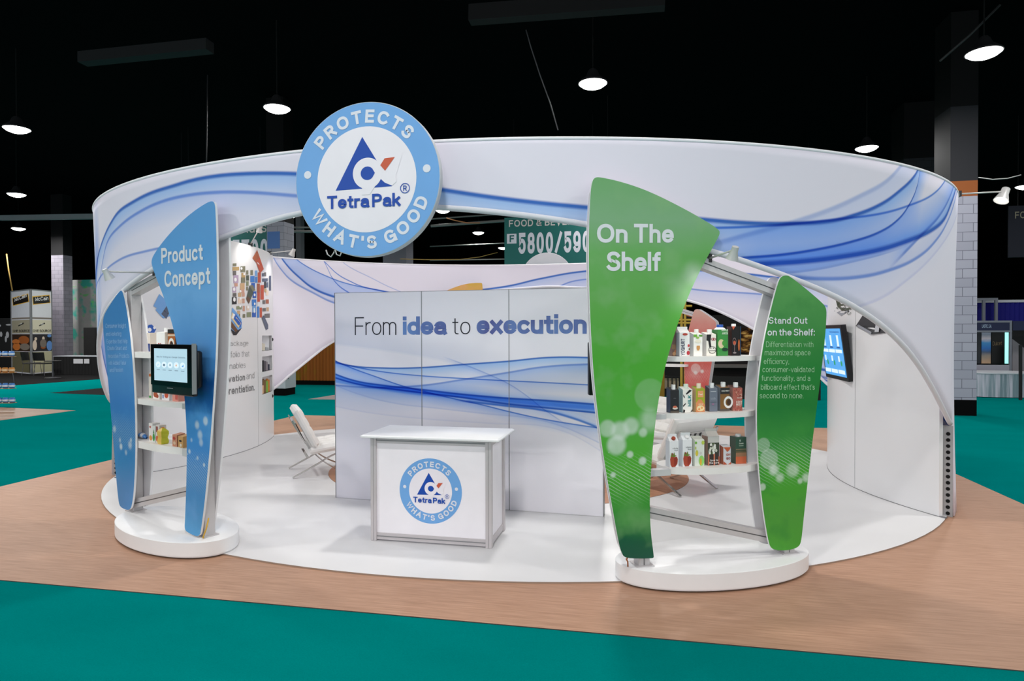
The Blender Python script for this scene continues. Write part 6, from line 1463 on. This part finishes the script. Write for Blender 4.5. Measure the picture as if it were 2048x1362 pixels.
zz = t.math('MULTIPLY_ADD', n, .12, t.rng(sep.outputs[2], pz0, pz1, 0, 1)); BEACH = t.fin(t.ramp(zz, [(.1, lin((196, 160, 130))), (.3, lin((150, 140, 130))), (.42, lin((70, 90, 120))), (.55, lin((40, 110, 190))), (.74, lin((70, 150, 210))), (.86, lin((216, 206, 214))), (1, lin((150, 160, 180)))]), .5)
def poster(nm, pa, pb, m, emit=None):
    a, b = PY(pa, 700, Yb + .8), PY(pb, 700, Yb + .8); MB().box((a[0] - cx, .78, pz0), (b[0] - cx, .80, pz1)).build(nm, m, r, local=True)
poster('poster', 1945, 1961, M((40, 44, 50), .5)); poster('poster', 1962.5, 1981, BEACH); poster('poster', 1983, 2008, M((12, 11, 12), .4)); poster('light_box', 2009.5, 2020, M((150, 236, 226), .4, emit=1.1))
MB().box((x0 - cx, .8, 0), (x1 - cx, .85, z1)).build('back_wall', M((16, 16, 20), .7), r, local=True)
mb = MB(); a, b = PY(1985, 691, Yb + .79), PY(2003, 691, Yb + .79); put_text(mb, 'Dulcet', lambda x, y: (x - cx, .775, y + (x - a[0]) * .08), a[0], b[0], a[2], .12, .08, .14, 0); mb.build('lettering', M((150, 130, 100), .6), r, local=True)
MB().box((x0 - cx, -.02, 0), (x1 - cx, .02, PY(2000, 730, Yb)[2])).build('front_panel', M((150, 150, 162), .6), r, local=True)
x0, x1, z0, z1 = face(2024, 2230, 641, 790, Yb)
r = thing('exhibit_booth', 'dark booth with grey slanted side panel at the far right edge', 'booth', ((x0 + x1) / 2, Yb, 0)); cx = (x0 + x1) / 2
MB().box((x0 - cx, -.025, hz0), (x1 - cx, .025, z1)).build('header', M((20, 28, 62), .6), r, local=True); MB().box((x1 - cx, -.03, 0), (x1 - cx + .06, .03, z1)).build('post', FRM, r, local=True)
mb = MB(); q = [PY(2025, 750, Yb + .3), PY(2060, 750, Yb + .3), PY(2060, 705, Yb + .3), PY(2025, 678, Yb + .3)]; mb.prism([(p_[0] - cx, .3, p_[2]) for p_ in q], [(p_[0] - cx, .34, p_[2]) for p_ in q], 0, 0); mb.build('side_panel', M((128, 124, 130), .7), r, local=True)
MB().box((x0 - cx, .9, 0), (x1 - cx, .95, z1)).build('back_wall', M((12, 12, 15), .7), r, local=True)
MB().bar((PY(2041, 790, 19.9)[0] - cx, -2.1, 0), (PY(2041, 690, 19.9)[0] - cx, -2.1, PY(2041, 690, 19.9)[2]), .06, .06).build('post', CB, r, local=True)
# open steel frame over the blue drape
x0, x1, z0, z1 = face(1967, 1992, 597, 641, 24.7); r = thing('steel_frame', 'grey open steel frame standing before the blue drape', 'frame', ((x0 + x1) / 2, 24.7, 0)); w = (x1 - x0) / 2
for s in (-1, 1): MB().box((s * w - .04, -.04, 0), (s * w + .04, .04, z1)).build('post', FRM, r, local=True)
MB().box((-w - .3, -.045, z1 - .06), (w + .04, .045, z1 + .02)).build('rail', FRM, r, local=True)
# skirted round-front table
tc = G(2020, 797); R_t = .95; ht = HZ(2000, 744, tc[0], tc[1] + .5)
r = thing('skirted_table', 'white table with pleated grey skirt at the far right', 'table', (tc[0], tc[1] + .70, .0))
mb = MB(); n_ = 140; t_ = NT('satin_skirt'); nn = t_.noise(t_.map(t_.obj(), (9, 9, .4)), 1.4, 3); SK = t_.fin(t_.mix(t_.rng(nn, .4, .6, 0, 1), lin((128, 148, 158)), lin((196, 196, 210))), .5)
def rr(k): a = 2 * PI * k / n_; e = 1.0 + .014 * (k % 2) + .006 * sin(k * .9); return (R_t * 1.15 * e * cos(a), .62 * e * sin(a))
mb.add([(rr(k)[0], rr(k)[1], z) for k in range(n_) for z in (.02, ht - .03)], [(2 * k, 2 * ((k + 1) % n_), 2 * ((k + 1) % n_) + 1, 2 * k + 1) for k in range(n_)]); mb.build('skirt', SK, r, local=True)
mb = MB().lathe([(0, ht - .04), (1, ht - .04), (1.01, ht - .02), (1, ht), (0, ht)], seg=48); mb.v = [Vector((p_.x * R_t * 1.17, p_.y * .64, p_.z)) for p_ in mb.v]; mb.build('table_top', M((196, 198, 206), .5), r, local=True, smooth='auto')

# behind the green stand: dark bakery booth, bread picture, yellow scaffold
BRN = NT('bread_picture'); nb = BRN.noise(BRN.map(BRN.obj(), (1, 1, 2.6)), 3.2, 4, .6)
BRN = BRN.fin(BRN.ramp(nb, [(.38, lin((10, 7, 5))), (.5, lin((60, 36, 16))), (.58, lin((140, 92, 40))), (.66, lin((214, 170, 96)))]), .6, 0, .1)
x0, x1, z0, z1 = face(1330, 1640, 628, 830, 19.0); cx = (x0 + x1) / 2
r = thing('bakery_booth', 'dark neighbouring booth with a bread loaf picture, seen behind the cartons', 'booth', (cx, 19.0, 0))
MB().box((x0 - cx, .3, 0), (x1 - cx, .36, z1)).build('back_wall', M((16, 13, 12), .8), r, local=True)
q0, q1, q2, q3 = face(1476, 1640, 655, 716, 19.25); MB().box((q0 - cx, .25, q2), (q1 - cx, .29, q3)).build('bread_picture', BRN, r, local=True)
q0, q1, q2, q3 = face(1432, 1500, 690, 722, 19.25)
MB().box((PY(1425, 700, 19)[0] - cx, -.1, PY(1425, 735, 19)[2]), (x1 - cx, .2, PY(1425, 729, 19)[2])).build('shelf', M((96, 88, 84), .5), r, local=True)
MB().box((PY(1425, 700, 19)[0] - cx, -.1, .0), (x1 - cx, .2, PY(1425, 752, 19)[2])).build('counter', M((22, 18, 16), .7), r, local=True)
MB().box((PY(1344, 700, 19)[0] - cx, .1, .02), (PY(1364, 700, 19)[0] - cx, .2, PY(1344, 765, 19)[2])).build('rail_panel', M((20, 20, 22), .7), r, local=True)
YS = M((196, 160, 60), .5); OC = M((150, 110, 26), .6)
p = G(1366, 812); sc_ = Frame((p[0], 18.2), (1, 0)); r = thing('scaffold_tower', 'yellow scaffold posts and rails behind the green stand top shelf', 'scaffold', (p[0], 18.2, 0))
for xx in (1363, 1370): 
    q = PY(xx, 600, 18.2); MB().tube([(q[0] - p[0], 0, 0), (q[0] - p[0], 0, q[2])], .035, 8).build('post', YS, r, local=True)
for yy, xa, xb in ((640, 1345, 1384), (646, 1345, 1384), (612, 1350, 1384), (700, 1350, 1376)):
    a, b = PY(xa, yy, 18.2), PY(xb, yy, 18.2); MB().tube([(a[0] - p[0], 0, a[2]), (b[0] - p[0], 0, b[2])], .03, 8).build('rail', YS, r, local=True)
a, b = PY(1372, 628, 18.4), PY(1386, 628, 18.4)
q = [PY(1373, 632, 18.35), PY(1384, 634, 18.35), PY(1384, 622, 18.35), PY(1375, 622, 18.35)]
mb = MB().prism([(s[0] - p[0], .15, s[2]) for s in q], [(s[0] - p[0], .18, s[2]) for s in q], 0, 0); mb.build('food_poster', M((196, 110, 60), .6), r, local=True)
x0, x1, z0, z1 = face(1300, 1329, 742, 808, 17.4)
mb = MB().box((-(x1 - x0) / 2, 0, 0), ((x1 - x0) / 2, .5, z1)); tag(mb.build('crate', OC, loc=((x0 + x1) / 2, 17.4, 0), local=True), 'mustard yellow box standing just right of the green tall blade', 'box')
x0, x1, z0, z1 = face(1334, 1352, 748, 760, 18.5)
r = thing('slatted_stand', 'black slatted stand behind the left end of the middle shelf', 'stand', ((x0 + x1) / 2, 18.5, 0)); zt = PY(1340, 752, 18.5)[2]
for k in range(5): MB().box((-.22 + k * .11, -.02, 0), (-.19 + k * .11, .02, zt)).build('slat', CB, r, local=True)
MB().box((-.25, -.03, zt - .03), (.28, .03, zt)).build('top_rail', CB, r, local=True)
MB().box((-.2, .06, zt * .45), (.2, .08, zt * .9)).build('pale_panel', M((214, 190, 160), .6), r, local=True)
